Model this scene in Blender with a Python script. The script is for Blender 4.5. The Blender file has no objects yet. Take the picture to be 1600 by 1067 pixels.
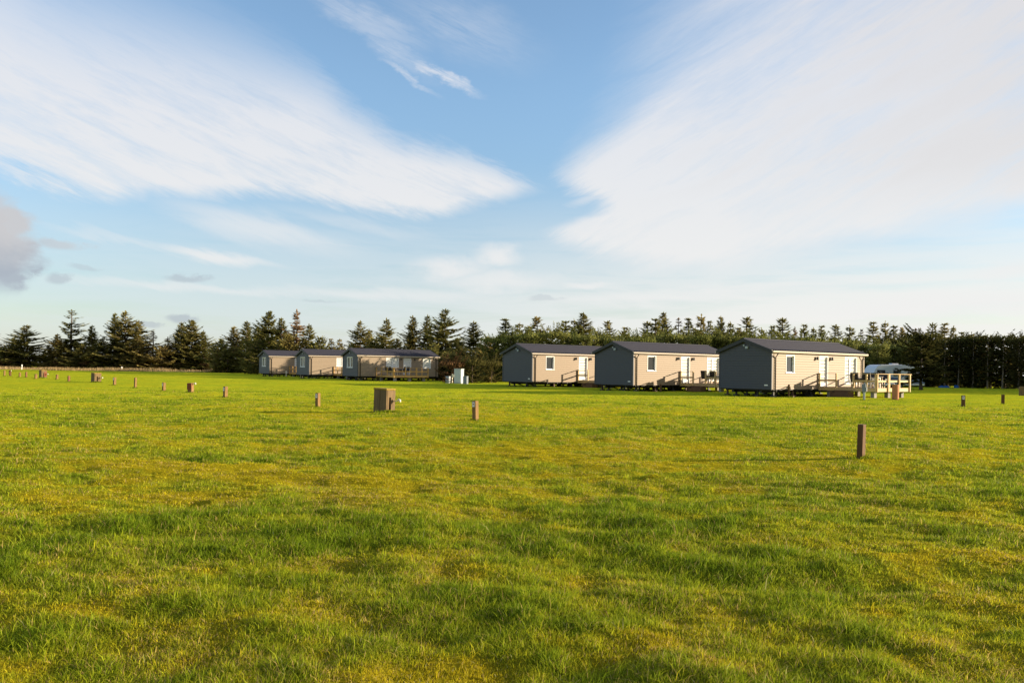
import bpy, bmesh, math, random
import numpy as np
from mathutils import Matrix, Vector, Euler
R = math.radians
scene = bpy.context.scene
COL = scene.collection
random.seed(7)

# ------------------------------------------------------------------ camera
F_PX, ROLL, HOR, EYE = 1311.39, 0.01371, 576.86, 1.47      # solved from the photograph (1600 x 1067 px)
cam_d = bpy.data.cameras.new("camera"); cam = bpy.data.objects.new("camera", cam_d); COL.objects.link(cam)
cam_d.sensor_fit = 'HORIZONTAL'; cam_d.sensor_width = 36.0; cam_d.lens = 36.0 * F_PX / 1600.0
cam_d.shift_y = (HOR - 533.5) / 1600.0
cam_d.clip_start = 0.05; cam_d.clip_end = 8000
cam.matrix_world = Matrix.Translation((0, 0, EYE)) @ Euler((R(90), 0, 0)).to_matrix().to_4x4() @ Matrix.Rotation(ROLL, 4, 'Z')
scene.camera = cam

def ray(px, py):
    dx, dy = px - 800.0, py - HOR
    c, s = math.cos(ROLL), math.sin(ROLL)
    return (c * dx + s * dy) / F_PX, (s * dx - c * dy) / F_PX
def G(px, py):                       # ground point seen at a pixel
    u, w = ray(px, py); D = -EYE / w
    return u * D, D
def AT(px, py, D):                   # point at a depth
    u, w = ray(px, py)
    return u * D, D, EYE + w * D

# ------------------------------------------------------------------ sun, sky
SUN_AZ, SUN_EL = R(2.0), R(11.5)     # direction towards the sun, from +X towards +Y
sd = bpy.data.lights.new("sun", 'SUN'); sun = bpy.data.objects.new("sun", sd); COL.objects.link(sun)
sd.energy = 5.0; sd.angle = R(0.53); sd.color = (1.0, 0.82, 0.58)
sv = Vector((math.cos(SUN_AZ) * math.cos(SUN_EL), math.sin(SUN_AZ) * math.cos(SUN_EL), math.sin(SUN_EL)))
sun.rotation_euler = sv.to_track_quat('Z', 'Y').to_euler()
vs = scene.view_settings
vs.view_transform = 'Standard'; vs.look = 'None'; vs.gamma = 1.0; vs.exposure = 1.15; vs.use_curve_mapping = False
scene.cycles.use_denoising = True
scene.cycles.max_bounces = 6; scene.cycles.diffuse_bounces = 3; scene.cycles.transparent_max_bounces = 8

class N:                              # a small expression builder over shader nodes
    def __init__(s, nt, sock): s.nt, s.k = nt, sock
    def op(s, o, b=None, c=None):
        n = s.nt.nodes.new('ShaderNodeMath'); n.operation = o
        for i, v in enumerate((s, b, c)):
            if v is None: continue
            if isinstance(v, N): s.nt.links.new(v.k, n.inputs[i])
            else: n.inputs[i].default_value = v
        return N(s.nt, n.outputs[0])
    def __add__(s, b): return s.op('ADD', b)
    def __sub__(s, b): return s.op('SUBTRACT', b)
    def __mul__(s, b): return s.op('MULTIPLY', b)
    def __truediv__(s, b): return s.op('DIVIDE', b)
    def __rsub__(s, b): return s.op('MULTIPLY', -1.0) + b
    def __radd__(s, b): return s + b
    def __rmul__(s, b): return s * b
    def neg(s): return s.op('MULTIPLY', -1.0)
    def clamp(s):
        n = s.op('ADD', 0.0); n.k.node.use_clamp = True; return n
    def smooth(s, a, b):              # smoothstep from a to b
        n = s.nt.nodes.new('ShaderNodeMapRange'); n.interpolation_type = 'SMOOTHSTEP'
        s.nt.links.new(s.k, n.inputs[0])
        for i, v in ((1, a), (2, b)):
            if isinstance(v, N): s.nt.links.new(v.k, n.inputs[i])
            else: n.inputs[i].default_value = v
        n.inputs[3].default_value = 0; n.inputs[4].default_value = 1
        return N(s.nt, n.outputs[0])
    def curve(s, pts, x0, x1):        # piecewise curve through (x, y) points; y kept in -1..1
        n = s.nt.nodes.new('ShaderNodeFloatCurve'); cv = n.mapping.curves[0]
        n.mapping.clip_min_y = -2; n.mapping.clip_max_y = 2; n.mapping.use_clip = False
        pts = sorted(pts); P = [((x - x0) / (x1 - x0), y) for x, y in pts]
        cv.points[0].location = P[0]; cv.points[1].location = P[-1]
        for p in P[1:-1]: cv.points.new(*p)
        n.mapping.update()
        v = ((s - x0) / (x1 - x0)).clamp()
        s.nt.links.new(v.k, n.inputs['Value'])
        return N(s.nt, n.outputs[0])

def build_world():
    w = bpy.data.worlds.new("World"); scene.world = w; w.use_nodes = True
    nt = w.node_tree; nt.nodes.clear(); L = nt.links
    out = nt.nodes.new('ShaderNodeOutputWorld'); bg = nt.nodes.new('ShaderNodeBackground')
    sky = nt.nodes.new('ShaderNodeTexSky'); sky.sky_type = 'NISHITA'; sky.sun_disc = False
    sky.sun_elevation = SUN_EL; sky.sun_rotation = R(90) - SUN_AZ
    sky.air_density = 1.0; sky.dust_density = 0.6; sky.ozone_density = 2.2
    STR = 0.122; CLD = 2 ** -vs.exposure
    bg.inputs['Strength'].default_value = STR
    L.new(bg.outputs[0], out.inputs[0])
    tc = nt.nodes.new('ShaderNodeTexCoord')
    sp = nt.nodes.new('ShaderNodeSeparateXYZ'); L.new(tc.outputs['Generated'], sp.inputs[0])
    X, Y, Z = (N(nt, o) for o in sp.outputs)
    az = X.op('ARCTAN2', Y)                                   # 0 straight ahead
    hyp = (X * X + Y * Y).op('SQRT')
    t = Z / hyp.op('MAXIMUM', 0.05)                            # tangent of the elevation
    def P(px, py):
        u, v = ray(px, py); return math.atan(u), v / math.sqrt(1 + u * u)
    def comb(a, b, c=0.0):
        n = nt.nodes.new('ShaderNodeCombineXYZ')
        for i, v in enumerate((a, b, c)):
            if isinstance(v, N): L.new(v.k, n.inputs[i])
            else: n.inputs[i].default_value = v
        return n.outputs[0]
    def noise(vec, scale, detail=4, rough=0.55, dist=0.0):
        n = nt.nodes.new('ShaderNodeTexNoise'); L.new(vec, n.inputs['Vector'])
        n.inputs['Scale'].default_value = scale; n.inputs['Detail'].default_value = detail
        n.inputs['Roughness'].default_value = rough; n.inputs['Distortion'].default_value = dist
        return N(nt, n.outputs[0])
    def rot(a, b, ang, sx, sy, off=0.0):                      # coordinates along / across a streak direction
        c, s_ = math.cos(ang), math.sin(ang)
        return comb((a * c + b * s_) * sx, (b * c - a * s_) * sy, off)
    base = comb(az, t, 0.0)
    w1 = noise(base, 5.0, 5, 0.6) - 0.5
    w2 = noise(comb(az, t, 3.7), 5.0, 5, 0.6) - 0.5
    f1 = noise(rot(az, t, R(-18), 3.0, 16.0, 1.0), 3.0, 6, 0.62, 0.4) - 0.5     # fine wisps, left
    f2 = noise(rot(az, t, R(24), 2.2, 12.0, 5.0), 2.4, 6, 0.60, 0.5) - 0.5      # fine wisps, right
    f3 = noise(rot(az, t, R(-24), 5.0, 40.0, 2.0), 4.5, 8, 0.74, 0.7) - 0.5
    f4 = noise(rot(az, t, R(30), 4.0, 30.0, 7.0), 4.5, 8, 0.74, 0.7) - 0.5
    fh = noise(rot(az, t, R(0), 1.6, 15.0, 9.0), 3.0, 5, 0.6, 0.3) - 0.5
    puff = noise(comb(az, t * 1.6, 11.0), 22.0, 6, 0.62) - 0.5
    # --- left cirrus
    aL = az + w1 * 0.05 + f1 * 0.05 + f3 * 0.03; tL = t + w2 * 0.04 + f1 * 0.030 + f3 * 0.014
    lo = [P(*p) for p in ((-300, 240), (0, 272), (60, 300), (150, 326), (230, 318), (330, 308), (420, 312), (500, 322), (580, 332), (680, 345), (740, 334), (800, 314), (860, 296), (1000, 270))]
    up = [P(*p) for p in ((-300, -260), (0, -90), (100, -30), (200, 5), (300, 40), (400, 78), (480, 112), (540, 165), (600, 200), (680, 228), (760, 256), (860, 298), (1000, 330))]
    x0, x1 = P(-300, 300)[0], P(1000, 300)[0]
    clo, cup = aL.curve(lo, x0, x1), aL.curve(up, x0, x1)
    soft = aL.curve([(x0, .13), (P(100, 0)[0], .12), (P(400, 0)[0], .085), (P(560, 0)[0], .045), (P(800, 0)[0], .02), (x1, .02)], x0, x1)
    m1 = (tL - clo).smooth(-0.004, 0.022)
    m2 = ((cup - tL) / soft).smooth(-0.55, 1.0)
    left = m1 * m2 * (f1 * 1.1 + w2 * 0.7 + f3 * 0.6 + 0.95).clamp()
    # --- right cirrus
    aR = az + w2 * 0.04 + f2 * 0.05 + f4 * 0.03; tR = t + w1 * 0.03 + f2 * 0.024 + f4 * 0.012
    lo = [P(*p) for p in ((760, 372), (850, 390), (950, 420), (1060, 434), (1150, 430), (1260, 412), (1350, 394), (1450, 370), (1530, 352), (1600, 338), (1900, 280))]
    ed = [P(*p)[::-1] for p in ((1100, -300), (1012, 0), (995, 60), (970, 120), (925, 200), (885, 250), (876, 272), (905, 300), (925, 328), (885, 346), (838, 372), (850, 392), (900, 420), (1000, 470))]
    x0, x1 = P(760, 372)[0], P(1900, 280)[0]
    clo = aR.curve(lo, x0, x1)
    t0, t1 = min(e[0] for e in ed), max(e[0] for e in ed)
    ced = tR.curve(ed, t0, t1)
    sf = tR.curve([(t0, .03), (P(900, 350)[1], .03), (P(900, 250)[1], .05), (P(950, 100)[1], .12), (t1, .2)], t0, t1)
    m1 = (tR - clo).smooth(-0.004, 0.032)
    m2 = ((aR - ced) / sf).smooth(-0.35, 1.0)
    thin = ((t - P(1150, 100)[1]) * 2.6 + (P(1150, 100)[0] - az) * 0.9).smooth(-0.25, 0.45)   # thinner towards the top left of it
    right = m1 * m2 * (f2 * 0.9 + w1 * 0.6 + f4 * 0.45 + 0.97 - thin * 0.50).clamp()
    # --- small wisps and puffs: (px, py, half length, half width, angle, density, kind)
    wisp = None
    for px, py, a, b, ang, den, k in ((410, 356, 175, 30, -11, .66, 0), (600, 62, 120, 22, -32, .40, 2), (690, 116, 80, 10, -25, .85, 2), (640, 116, 62, 8, -34, .55, 2), (715, 128, 34, 5, -17, .6, 0), (560, 20, 140, 30, -22, .42, 2), (720, 40, 150, 60, -20, .28, 2),
                                      (340, 400, 105, 12, -7, .85, 0), (705, 420, 80, 24, 3, .85, 1), (778, 402, 46, 22, 0, .9, 1),
                                      (775, 440, 120, 24, 0, .7, 1), (912, 448, 52, 7, 0, .75, 0), (470, 372, 130, 7, -6, .5, 0),
                                      (935, 258, 70, 22, 16, .55, 0), (935, 304, 60, 11, 18, .55, 0), (560, 350, 150, 16, -8, .30, 0), (1575, 420, 60, 14, 8, .6, 1), (1050, 462, 320, 16, 2, .6, 0), (600, 462, 260, 12, 0, .5, 0), (300, 452, 230, 9, -2, .5, 0), (1480, 474, 220, 22, 3, .7, 0), (180, 372, 120, 9, -6, .3, 0)):
        c = P(px, py); g = 1.0 / F_PX
        nz = f1 if k == 0 else puff
        da, dt = az - c[0] + w1 * 0.030 + nz * 0.03, t - c[1] + w2 * 0.020 + nz * (0.022 if k == 0 else 0.03)
        cs, sn = math.cos(R(ang)), math.sin(R(ang))
        p = (da * cs + dt * sn) / (a * g); q = (dt * cs - da * sn) / (b * g)
        r = (p * p + q * q).op('SQRT')
        m = (r.neg()).smooth(-1.15, -0.10) * den
        if k == 2: m = m * (f3 * 2.2 + f1 * 1.6 + 0.75).clamp()
        wisp = m if wisp is None else wisp.op('MAXIMUM', m)
    wisp = wisp * (f1 * 1.4 + f3 * 0.7 + 1.1).clamp()
    veil = (t.neg()).smooth(-0.25, -0.04) * ((az * 0.5) + 0.78).clamp() * (fh * 2.2 + 0.95).clamp()
    d = left.op('MAXIMUM', right).op('MAXIMUM', wisp)
    d = d.clamp() * 0.97
    # --- grey cumulus scraps, low left
    dark = None
    for px, py, a, b, den in ((6, 352, 34, 34, .95), (4, 400, 48, 52, .97), (18, 428, 30, 24, .9), (-25, 380, 60, 75, 1.0), (98, 383, 40, 9, .62), (92, 436, 17, 8, .5),
                              (138, 419, 26, 5, .32), (290, 436, 32, 6, .5), (282, 498, 22, 8, .62), (228, 510, 30, 4, .5), (850, 468, 30, 4, .28), (500, 472, 30, 3, .25)):
        c = P(px, py); g = 1.0 / F_PX
        p = (az - c[0] + puff * 0.030 + w1 * 0.012) / (a * g); q = (t - c[1] + (puff + w2) * 0.016) / (b * g)
        m = ((p * p + q * q).op('SQRT') + puff * (0.6 if a > 30 and b > 20 else 2.2)).neg().smooth(-1.15, -0.45) * den
        dark = m if dark is None else dark.op('MAXIMUM', m)
    def mix(fac, a, b):
        n = nt.nodes.new('ShaderNodeMix'); n.data_type = 'RGBA'; n.clamp_factor = True
        if isinstance(fac, N): L.new(fac.k, n.inputs[0])
        else: n.inputs[0].default_value = fac
        for i, v in ((6, a), (7, b)):
            if hasattr(v, 'node'): L.new(v, n.inputs[i])
            else: n.inputs[i].default_value = (*[x * CLD / STR for x in v], 1)
        return n.outputs[2]
    # sky hue: the physical sky, eased towards the deep clear blue of the photograph
    k = SKY_TINT
    tint = nt.nodes.new('ShaderNodeMix'); tint.data_type = 'RGBA'; tint.blend_type = 'MULTIPLY'; tint.inputs[0].default_value = 1.0
    L.new(sky.outputs[0], tint.inputs[6]); 0
    lowc = (t.neg()).smooth(-0.42, -0.05)
    dim = (t.neg()).smooth(-0.36, -0.06)
    tc3 = nt.nodes.new('ShaderNodeCombineColor'); [L.new((dim * -k_ + 1.0).k, tc3.inputs[i_]) for i_, k_ in enumerate((.28, .28, .24))]
    L.new(tc3.outputs[0], tint.inputs[7])
    lc = mix((az).smooth(-0.35, 0.30), (0.74, 0.81, 0.865), (0.90, 0.89, 0.87))
    cc = mix(lowc, (0.75, 0.78, 0.85), (0.87, 0.87, 0.86))               # high cloud cooler, low cloud warmer
    shade = ((az - P(1350, 300)[0]) * 1.6 + f2 * 0.9).smooth(-0.35, 0.35) * (t - P(1350, 380)[1]).smooth(0.0, 0.10)
    cc = mix(shade * 0.6, cc, (0.74, 0.71, 0.70))                        # the greyer belly of the right cloud
    col = mix(d, mix(veil, tint.outputs[2], lc), cc)
    dk = mix((t - P(0, 405)[1] + puff * 0.05).smooth(-0.015, 0.03), (0.42, 0.47, 0.54), (0.60, 0.60, 0.62))
    col = mix(dark, col, dk)
    L.new(col, bg.inputs['Color'])
SKY_TINT = (1.0, 1.0, 1.0)
build_world()

# ------------------------------------------------------------------ tags and mesh helpers
def tag(o, label=None, cat=None, group=None, kind=None):
    if label: o['label'] = label
    if cat: o['category'] = cat
    if group: o['group'] = group
    if kind: o['kind'] = kind
    return o
def empty(name, loc, rz=0.0):
    o = bpy.data.objects.new(name, None); COL.objects.link(o)
    o.location = loc; o.rotation_euler = (0, 0, rz); o.empty_display_size = 0.2
    return o
def mesh_np(name, V, F, n, mat, parent=None, attr=None, smooth=False):
    """V (k,3) vertices, F (m,n) faces of n corners each."""
    me = bpy.data.meshes.new(name); V = np.asarray(V, np.float32); F = np.asarray(F, np.int32)
    me.vertices.add(len(V)); me.vertices.foreach_set('co', V.ravel())
    me.loops.add(F.size); me.loops.foreach_set('vertex_index', F.ravel())
    me.polygons.add(len(F)); me.polygons.foreach_set('loop_start', np.arange(0, F.size, n, dtype=np.int32))
    me.polygons.foreach_set('loop_total', np.full(len(F), n, np.int32))
    if smooth: me.polygons.foreach_set('use_smooth', np.ones(len(F), bool))
    me.update(calc_edges=True)
    for k, a in (attr or {}).items():
        if a.ndim == 1:
            at = me.attributes.new(k, 'FLOAT', 'POINT'); at.data.foreach_set('value', a.astype(np.float32))
        else:
            at = me.attributes.new(k, 'FLOAT_COLOR', 'POINT'); at.data.foreach_set('color', np.c_[a, np.ones(len(a))].astype(np.float32).ravel())
    me.materials.append(mat)
    o = bpy.data.objects.new(name, me); COL.objects.link(o)
    if parent: o.parent = parent
    return o
class MB:
    def __init__(s): s.v, s.f = [], []
    def add(s, vs, fs):
        k = len(s.v); s.v += [tuple(v) for v in vs]; s.f += [tuple(i + k for i in f) for f in fs]; return s
    def box(s, x0, x1, y0, y1, z0, z1, ch=0.0):
        if ch <= 0:
            return s.add([(x0, y0, z0), (x1, y0, z0), (x1, y1, z0), (x0, y1, z0), (x0, y0, z1), (x1, y0, z1), (x1, y1, z1), (x0, y1, z1)],
                         [(3, 2, 1, 0), (4, 5, 6, 7), (0, 1, 5, 4), (1, 2, 6, 5), (2, 3, 7, 6), (3, 0, 4, 7)])
        def ring(i, z):                                       # chamfered outline
            a, b, c, d = x0 + i, x1 - i, y0 + i, y1 - i
            return [(a + ch, c, z), (b - ch, c, z), (b, c + ch, z), (b, d - ch, z), (b - ch, d, z), (a + ch, d, z), (a, d - ch, z), (a, c + ch, z)]
        rs = [ring(ch * .6, z0), ring(0, z0 + ch), ring(0, z1 - ch), ring(ch * .6, z1)]
        vs = sum(rs, []); fs = [tuple(range(7, -1, -1)), tuple(range(24, 32))]
        for r in range(3):
            for k in range(8): fs.append((r * 8 + k, r * 8 + (k + 1) % 8, (r + 1) * 8 + (k + 1) % 8, (r + 1) * 8 + k))
        return s.add(vs, fs)
    def tube(s, pts, rad, n=8, cap=True):
        pts = [Vector(p) for p in pts]; rad = rad if isinstance(rad, (list, tuple)) else [rad] * len(pts); rings = []
        for i, p in enumerate(pts):
            d = (pts[min(i + 1, len(pts) - 1)] - pts[max(i - 1, 0)]).normalized()
            a = d.cross(Vector((0, 0, 1)) if abs(d.z) < .9 else Vector((1, 0, 0))).normalized(); b = d.cross(a)
            rings.append([p + (a * math.cos(q) + b * math.sin(q)) * rad[i] for q in [2 * math.pi * k / n for k in range(n)]])
        vs = sum(rings, []); fs = []
        for r in range(len(pts) - 1):
            for k in range(n): fs.append((r * n + k, r * n + (k + 1) % n, (r + 1) * n + (k + 1) % n, (r + 1) * n + k))
        if cap: fs += [tuple(range(n - 1, -1, -1)), tuple(range((len(pts) - 1) * n, len(pts) * n))]
        return s.add(vs, fs)
    def prism(s, poly, axis, a, b):                            # polygon in the plane across 'axis', from a to b
        def pt(p, q): return {'x': (q, p[0], p[1]), 'y': (p[0], q, p[1]), 'z': (p[0], p[1], q)}[axis]
        n = len(poly)
        return s.add([pt(p, a) for p in poly] + [pt(p, b) for p in poly],
                     [tuple(range(n - 1, -1, -1)), tuple(range(n, 2 * n))] + [(i, (i + 1) % n, n + (i + 1) % n, n + i) for i in range(n)])
    def build(s, name, mat, parent=None, smooth=False):
        me = bpy.data.meshes.new(name); me.from_pydata(s.v, [], s.f)
        bm = bmesh.new(); bm.from_mesh(me); bmesh.ops.recalc_face_normals(bm, faces=bm.faces); bm.to_mesh(me); bm.free()
        if smooth:
            for p in me.polygons: p.use_smooth = True
        me.materials.append(mat); me.update()
        o = bpy.data.objects.new(name, me); COL.objects.link(o)
        if parent: o.parent = parent
        return o
def copy_tree(o, parent=None):
    c = o.copy(); COL.objects.link(c)
    if parent: c.parent = parent
    for ch in list(o.children): copy_tree(ch, c)
    return c

# ------------------------------------------------------------------ noise for terrain and turf
def vnoise(x, y, seed):
    xi, yi = np.floor(x).astype(np.int64), np.floor(y).astype(np.int64); fx, fy = x - xi, y - yi
    fx = fx * fx * fx * (fx * (fx * 6 - 15) + 10); fy = fy * fy * fy * (fy * (fy * 6 - 15) + 10)
    def h(a, b):
        n = (a * 374761393 + b * 668265263 + seed * 1442695041) & 0xffffffff
        n = ((n ^ (n >> 13)) * 1274126177) & 0xffffffff
        return ((n ^ (n >> 16)) & 0xffff) / 65535.0
    a = h(xi, yi) * (1 - fx) + h(xi + 1, yi) * fx; b = h(xi, yi + 1) * (1 - fx) + h(xi + 1, yi + 1) * fx
    return a * (1 - fy) + b * fy - 0.5
def fbm(x, y, seed, octv=4, gain=.5):
    s, a, f = 0, 1.0, 1.0
    for k in range(octv):
        s = s + a * vnoise(x * f + 17.3 * k, y * f - 9.1 * k, seed + k); a *= gain; f *= 2.03
    return s
YELLOW = [(*G(1000, 697), 5.0, 2.2, 1.0), (*G(880, 705), 4.0, 1.6, .7), (*G(380, 770), 2.2, 1.1, .9), (*G(250, 745), 2.5, 1.3, .6), (*G(560, 745), 1.8, 1.0, .5),
          (*G(640, 800), 1.0, .7, .6), (*G(60, 960), .6, .5, .9), (*G(470, 880), .8, .5, .5), (*G(80, 690), 5, 2.5, .5), (*G(1450, 880), .7, .4, .4), (*G(300, 985), .5, .35, .5), (*G(1250, 738), 2.2, .9, .8), (*G(1450, 644), 9, 1.3, .8), (*G(1150, 630), 7, 1.0, .5)]
LUSH = [(*G(560, 735), 1.0, .45, .9), (*G(700, 762), 1.6, .5, .7), (*G(620, 850), 1.1, .6, .9), (*G(420, 830), 1.0, .5, .9), (*G(200, 860), 1.6, .7, .7), (*G(930, 800), 1.2, .8, .6), (*G(1190, 830), 2.0, 1.0, .4),
        (*G(640, 890), .8, .4, .6), (*G(700, 960), .8, .35, .5), (*G(800, 740), 2.5, .6, .5), (*G(430, 640), 6, 1.0, .25), (*G(1000, 950), .9, .4, .6), (*G(100, 940), .7, .4, .7)]
def turf(x, y):
    """0 = thin mossy yellow turf, 1 = tall lush tussock."""
    d = np.hypot(x, y)
    v = 0.46 + 0.55 * fbm(x / 2.2, y / 1.7, 3, 4, .65) + 0.62 * fbm(x / .60, y / .55, 21, 3, .7) + 0.34 * fbm(x / .20, y / .20, 25, 2, .7) + 0.30 * fbm(x / 11, y / 8, 31, 2)
    for a, b, sx, sy, k in YELLOW: v = v - 0.42 * k * np.exp(-((x - a) / sx) ** 2 - ((y - b) / sy) ** 2)
    for a, b, sx, sy, k in LUSH: v = v + 0.20 * k * np.exp(-((x - a) / sx) ** 2 - ((y - b) / sy) ** 2)
    v = v + .07 * np.clip((13 - d) / 6, 0, 1)
    return np.clip(v, 0, 1)
LEVEL = [G(1345, 720), G(600, 644), G(743, 658), G(497, 634), G(352, 620)]
def hgt(x, y):
    d = np.hypot(x, y); k = np.clip((260 - d) / 120, 0, 1)
    near = np.clip(1.3 - d / 45, 0.25, 1); flat = 1.0
    for a, b in LEVEL: flat = flat * (1 - .9 * np.exp(-((x - a + 1.3) / 2.0) ** 4 - ((y - b) / .9) ** 4))   # the turf is level round the posts
    z = 0.13 * fbm(x / 9, y / 7, 41, 3) + near * (0.070 * fbm(x / 1.9, y / 1.3, 51, 3) + 0.060 * fbm(x / .42, y / .36, 61, 3)) * flat
    a, b = LEVEL[0]; z = z + .07 * np.exp(-((x - a - .25) / 1.1) ** 2 - ((y - b) / 1.0) ** 2)                  # the nearest post stands on a slight rise
    return k * z
def gz(x, y): return float(hgt(np.array([x]), np.array([y]))[0])

# ------------------------------------------------------------------ materials
def new_mat(name):
    m = bpy.data.materials.new(name); m.use_nodes = True
    nt = m.node_tree; b = nt.nodes['Principled BSDF']
    return m, nt, b
def mat(name, col, rough=.6, var=.12, scale=6.0, stretch=(1, 1, 1), metal=0.0, spec=.4, bump=0.0, dirt=None, bscale=None):
    m, nt, b = new_mat(name); L = nt.links
    tc = nt.nodes.new('ShaderNodeTexCoord'); mp = nt.nodes.new('ShaderNodeMapping'); mp.inputs['Scale'].default_value = stretch
    L.new(tc.outputs['Object'], mp.inputs[0])
    n = nt.nodes.new('ShaderNodeTexNoise'); n.inputs['Scale'].default_value = scale; n.inputs['Detail'].default_value = 6; n.inputs['Roughness'].default_value = .62
    L.new(mp.outputs[0], n.inputs['Vector'])
    rp = nt.nodes.new('ShaderNodeValToRGB'); L.new(n.outputs[0], rp.inputs[0])
    c = np.array(col)
    rp.color_ramp.elements[0].position = .28; rp.color_ramp.elements[1].position = .72
    rp.color_ramp.elements[0].color = (*np.clip(c * (1 - var), 0, 1), 1); rp.color_ramp.elements[1].color = (*np.clip(c * (1 + var), 0, 1), 1)
    src = rp.outputs[0]
    if dirt is not None:
        dc, amt, ds = dirt
        n2 = nt.nodes.new('ShaderNodeTexNoise'); n2.inputs['Scale'].default_value = ds; n2.inputs['Detail'].default_value = 8; n2.inputs['Roughness'].default_value = .7
        L.new(tc.outputs['Object'], n2.inputs['Vector'])
        r2 = N(nt, n2.outputs[0]).smooth(.62 - amt * .2, .78 - amt * .2)
        mx = nt.nodes.new('ShaderNodeMix'); mx.data_type = 'RGBA'; L.new((r2 * min(1, amt + .3)).k, mx.inputs[0])
        L.new(src, mx.inputs[6]); mx.inputs[7].default_value = (*dc, 1); src = mx.outputs[2]
    L.new(src, b.inputs['Base Color'])
    b.inputs['Roughness'].default_value = rough; b.inputs['Metallic'].default_value = metal; b.inputs['Specular IOR Level'].default_value = spec
    if bump:
        bp = nt.nodes.new('ShaderNodeBump'); bp.inputs['Strength'].default_value = bump; bp.inputs['Distance'].default_value = .01
        L.new(n.outputs[0], bp.inputs['Height']); L.new(bp.outputs[0], b.inputs['Normal'])
    return m
M = dict(
    siding=mat('beige_cladding', (.246, .180, .117), .6, .05, 3, (1, 1, 8), dirt=((.22, .16, .10), .12, 1.3)),
    siding_taupe=mat('taupe_cladding', (.255, .195, .135), .6, .05, 3, (1, 1, 8), dirt=((.2, .155, .11), .12, 1.3)),
    gable=mat('charcoal_cladding', (.048, .051, .064), .5, .07, 3, (1, 1, 8), dirt=((.06, .06, .06), .08, 1.5)),
    barge=mat('dark_navy_trim', (.014, .016, .023), .45, .08),
    roof=mat('grey_roof_tiles', (.030, .031, .045), .7, .14, 4, dirt=((.048, .048, .05), .15, 2), spec=.2),
    gutter=mat('cream_gutter', (.45, .39, .32), .4, .05),
    pipe=mat('brown_downpipe', (.018, .014, .012), .5, .1),
    upvc=mat('white_plastic', (.70, .70, .69), .35, .03, 5),
    blind=mat('white_blind', (.66, .66, .63), .7, .04),
    steel=mat('dark_chassis', (.03, .027, .025), .6, .3),
    rust=mat('rusty_steel', (.10, .055, .035), .7, .35),
    pine=mat('fresh_pine', (.56, .39, .18), .65, .16, 3.0, (1, 1, 1), bump=.2),
    pine_old=mat('brown_stained_timber', (.13, .07, .035), .7, .2, 4, bump=.2),
    deck=mat('deck_boards', (.30, .20, .11), .7, .2, 5),
    rattan=mat('black_rattan', (.018, .016, .016), .6, .3, 60, bump=.6),
    leg=mat('pale_chair_leg', (.55, .42, .28), .5, .1),
    lamp=mat('black_lamp', (.02, .02, .02), .4, .1),
    grey=mat('grey_plastic', (.30, .34, .38), .45, .06),
    grey_dk=mat('slate_plastic', (.15, .18, .22), .5, .08),
    cabinet=mat('white_cabinet', (.44, .49, .50), .4, .04),
    terra=mat('terracotta', (.40, .17, .075), .8, .12, 5, bump=.2),
    hose=mat('white_hose', (.75, .76, .76), .4, .05),
    caravan=mat('caravan_white', (.62, .66, .72), .3, .03),
    caravan_blue=mat('caravan_blue', (.12, .17, .30), .35, .06),
    blue=mat('blue_tarpaulin', (.012, .10, .32), .55, .12),
    concrete=mat('concrete_block', (.25, .235, .21), .9, .2, 9, bump=.5),
    post=mat('weathered_post', (.20, .115, .038), .85, .28, 7, (2, 2, .5), bump=.6, dirt=((.42, .30, .04), .12, 9)),
    post_dark=mat('dark_weathered_post', (.095, .046, .014), .85, .3, 7, (2, 2, .5), bump=.6, dirt=((.40, .24, .03), .16, 10)),
    plank=mat('lichen_plank', (.15, .10, .047), .9, .28, 6, (2.5, 2.5, .4), bump=.7, dirt=((.46, .30, .02), .2, 8)),
    redwood=mat('red_brown_timber', (.17, .070, .030), .8, .2, 7),
    pine_honey=mat('honey_pine', (.52, .31, .10), .65, .16, 3.0, bump=.2),
    lichen=mat('lichen_lid', (.28, .19, .025), .9, .35, 14, bump=.6),
    red=mat('faded_red_paint', (.17, .042, .012), .65, .2, 9, dirt=((.30, .22, .16), .2, 12)),
    tap=mat('pale_tap', (.72, .70, .58), .35, .1),
    cream=mat('cream_pedestal', (.62, .57, .46), .5, .1),
    bark=mat('grey_brown_bark', (.115, .085, .065), .9, .3, 8, (1, 1, .3), bump=.6),
    bark_pale=mat('pale_bark', (.21, .165, .125), .9, .3, 8, (1, 1, .3), bump=.6),
)
def glass_mat():
    m, nt, b = new_mat('window_glass')
    b.inputs['Base Color'].default_value = (.05, .055, .06, 1); b.inputs['Roughness'].default_value = .04
    b.inputs['Specular IOR Level'].default_value = .8
    return m
M['glass'] = glass_mat()
def blind_glass():
    m, nt, b = new_mat('glass_before_pleated_blind'); L = nt.links
    tc = nt.nodes.new('ShaderNodeTexCoord'); w = nt.nodes.new('ShaderNodeTexWave'); w.bands_direction = 'Z'
    w.inputs['Scale'].default_value = 1.35; w.wave_profile = 'SIN'
    L.new(tc.outputs['Object'], w.inputs[0])
    r = nt.nodes.new('ShaderNodeValToRGB'); L.new(w.outputs[0], r.inputs[0])
    r.color_ramp.elements[0].position = .18; r.color_ramp.elements[0].color = (.30, .32, .30, 1)
    r.color_ramp.elements[1].position = .34; r.color_ramp.elements[1].color = (.74, .75, .72, 1)
    L.new(r.outputs[0], b.inputs['Base Color']); b.inputs['Roughness'].default_value = .12
    return m
M['blindglass'] = blind_glass()
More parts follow.
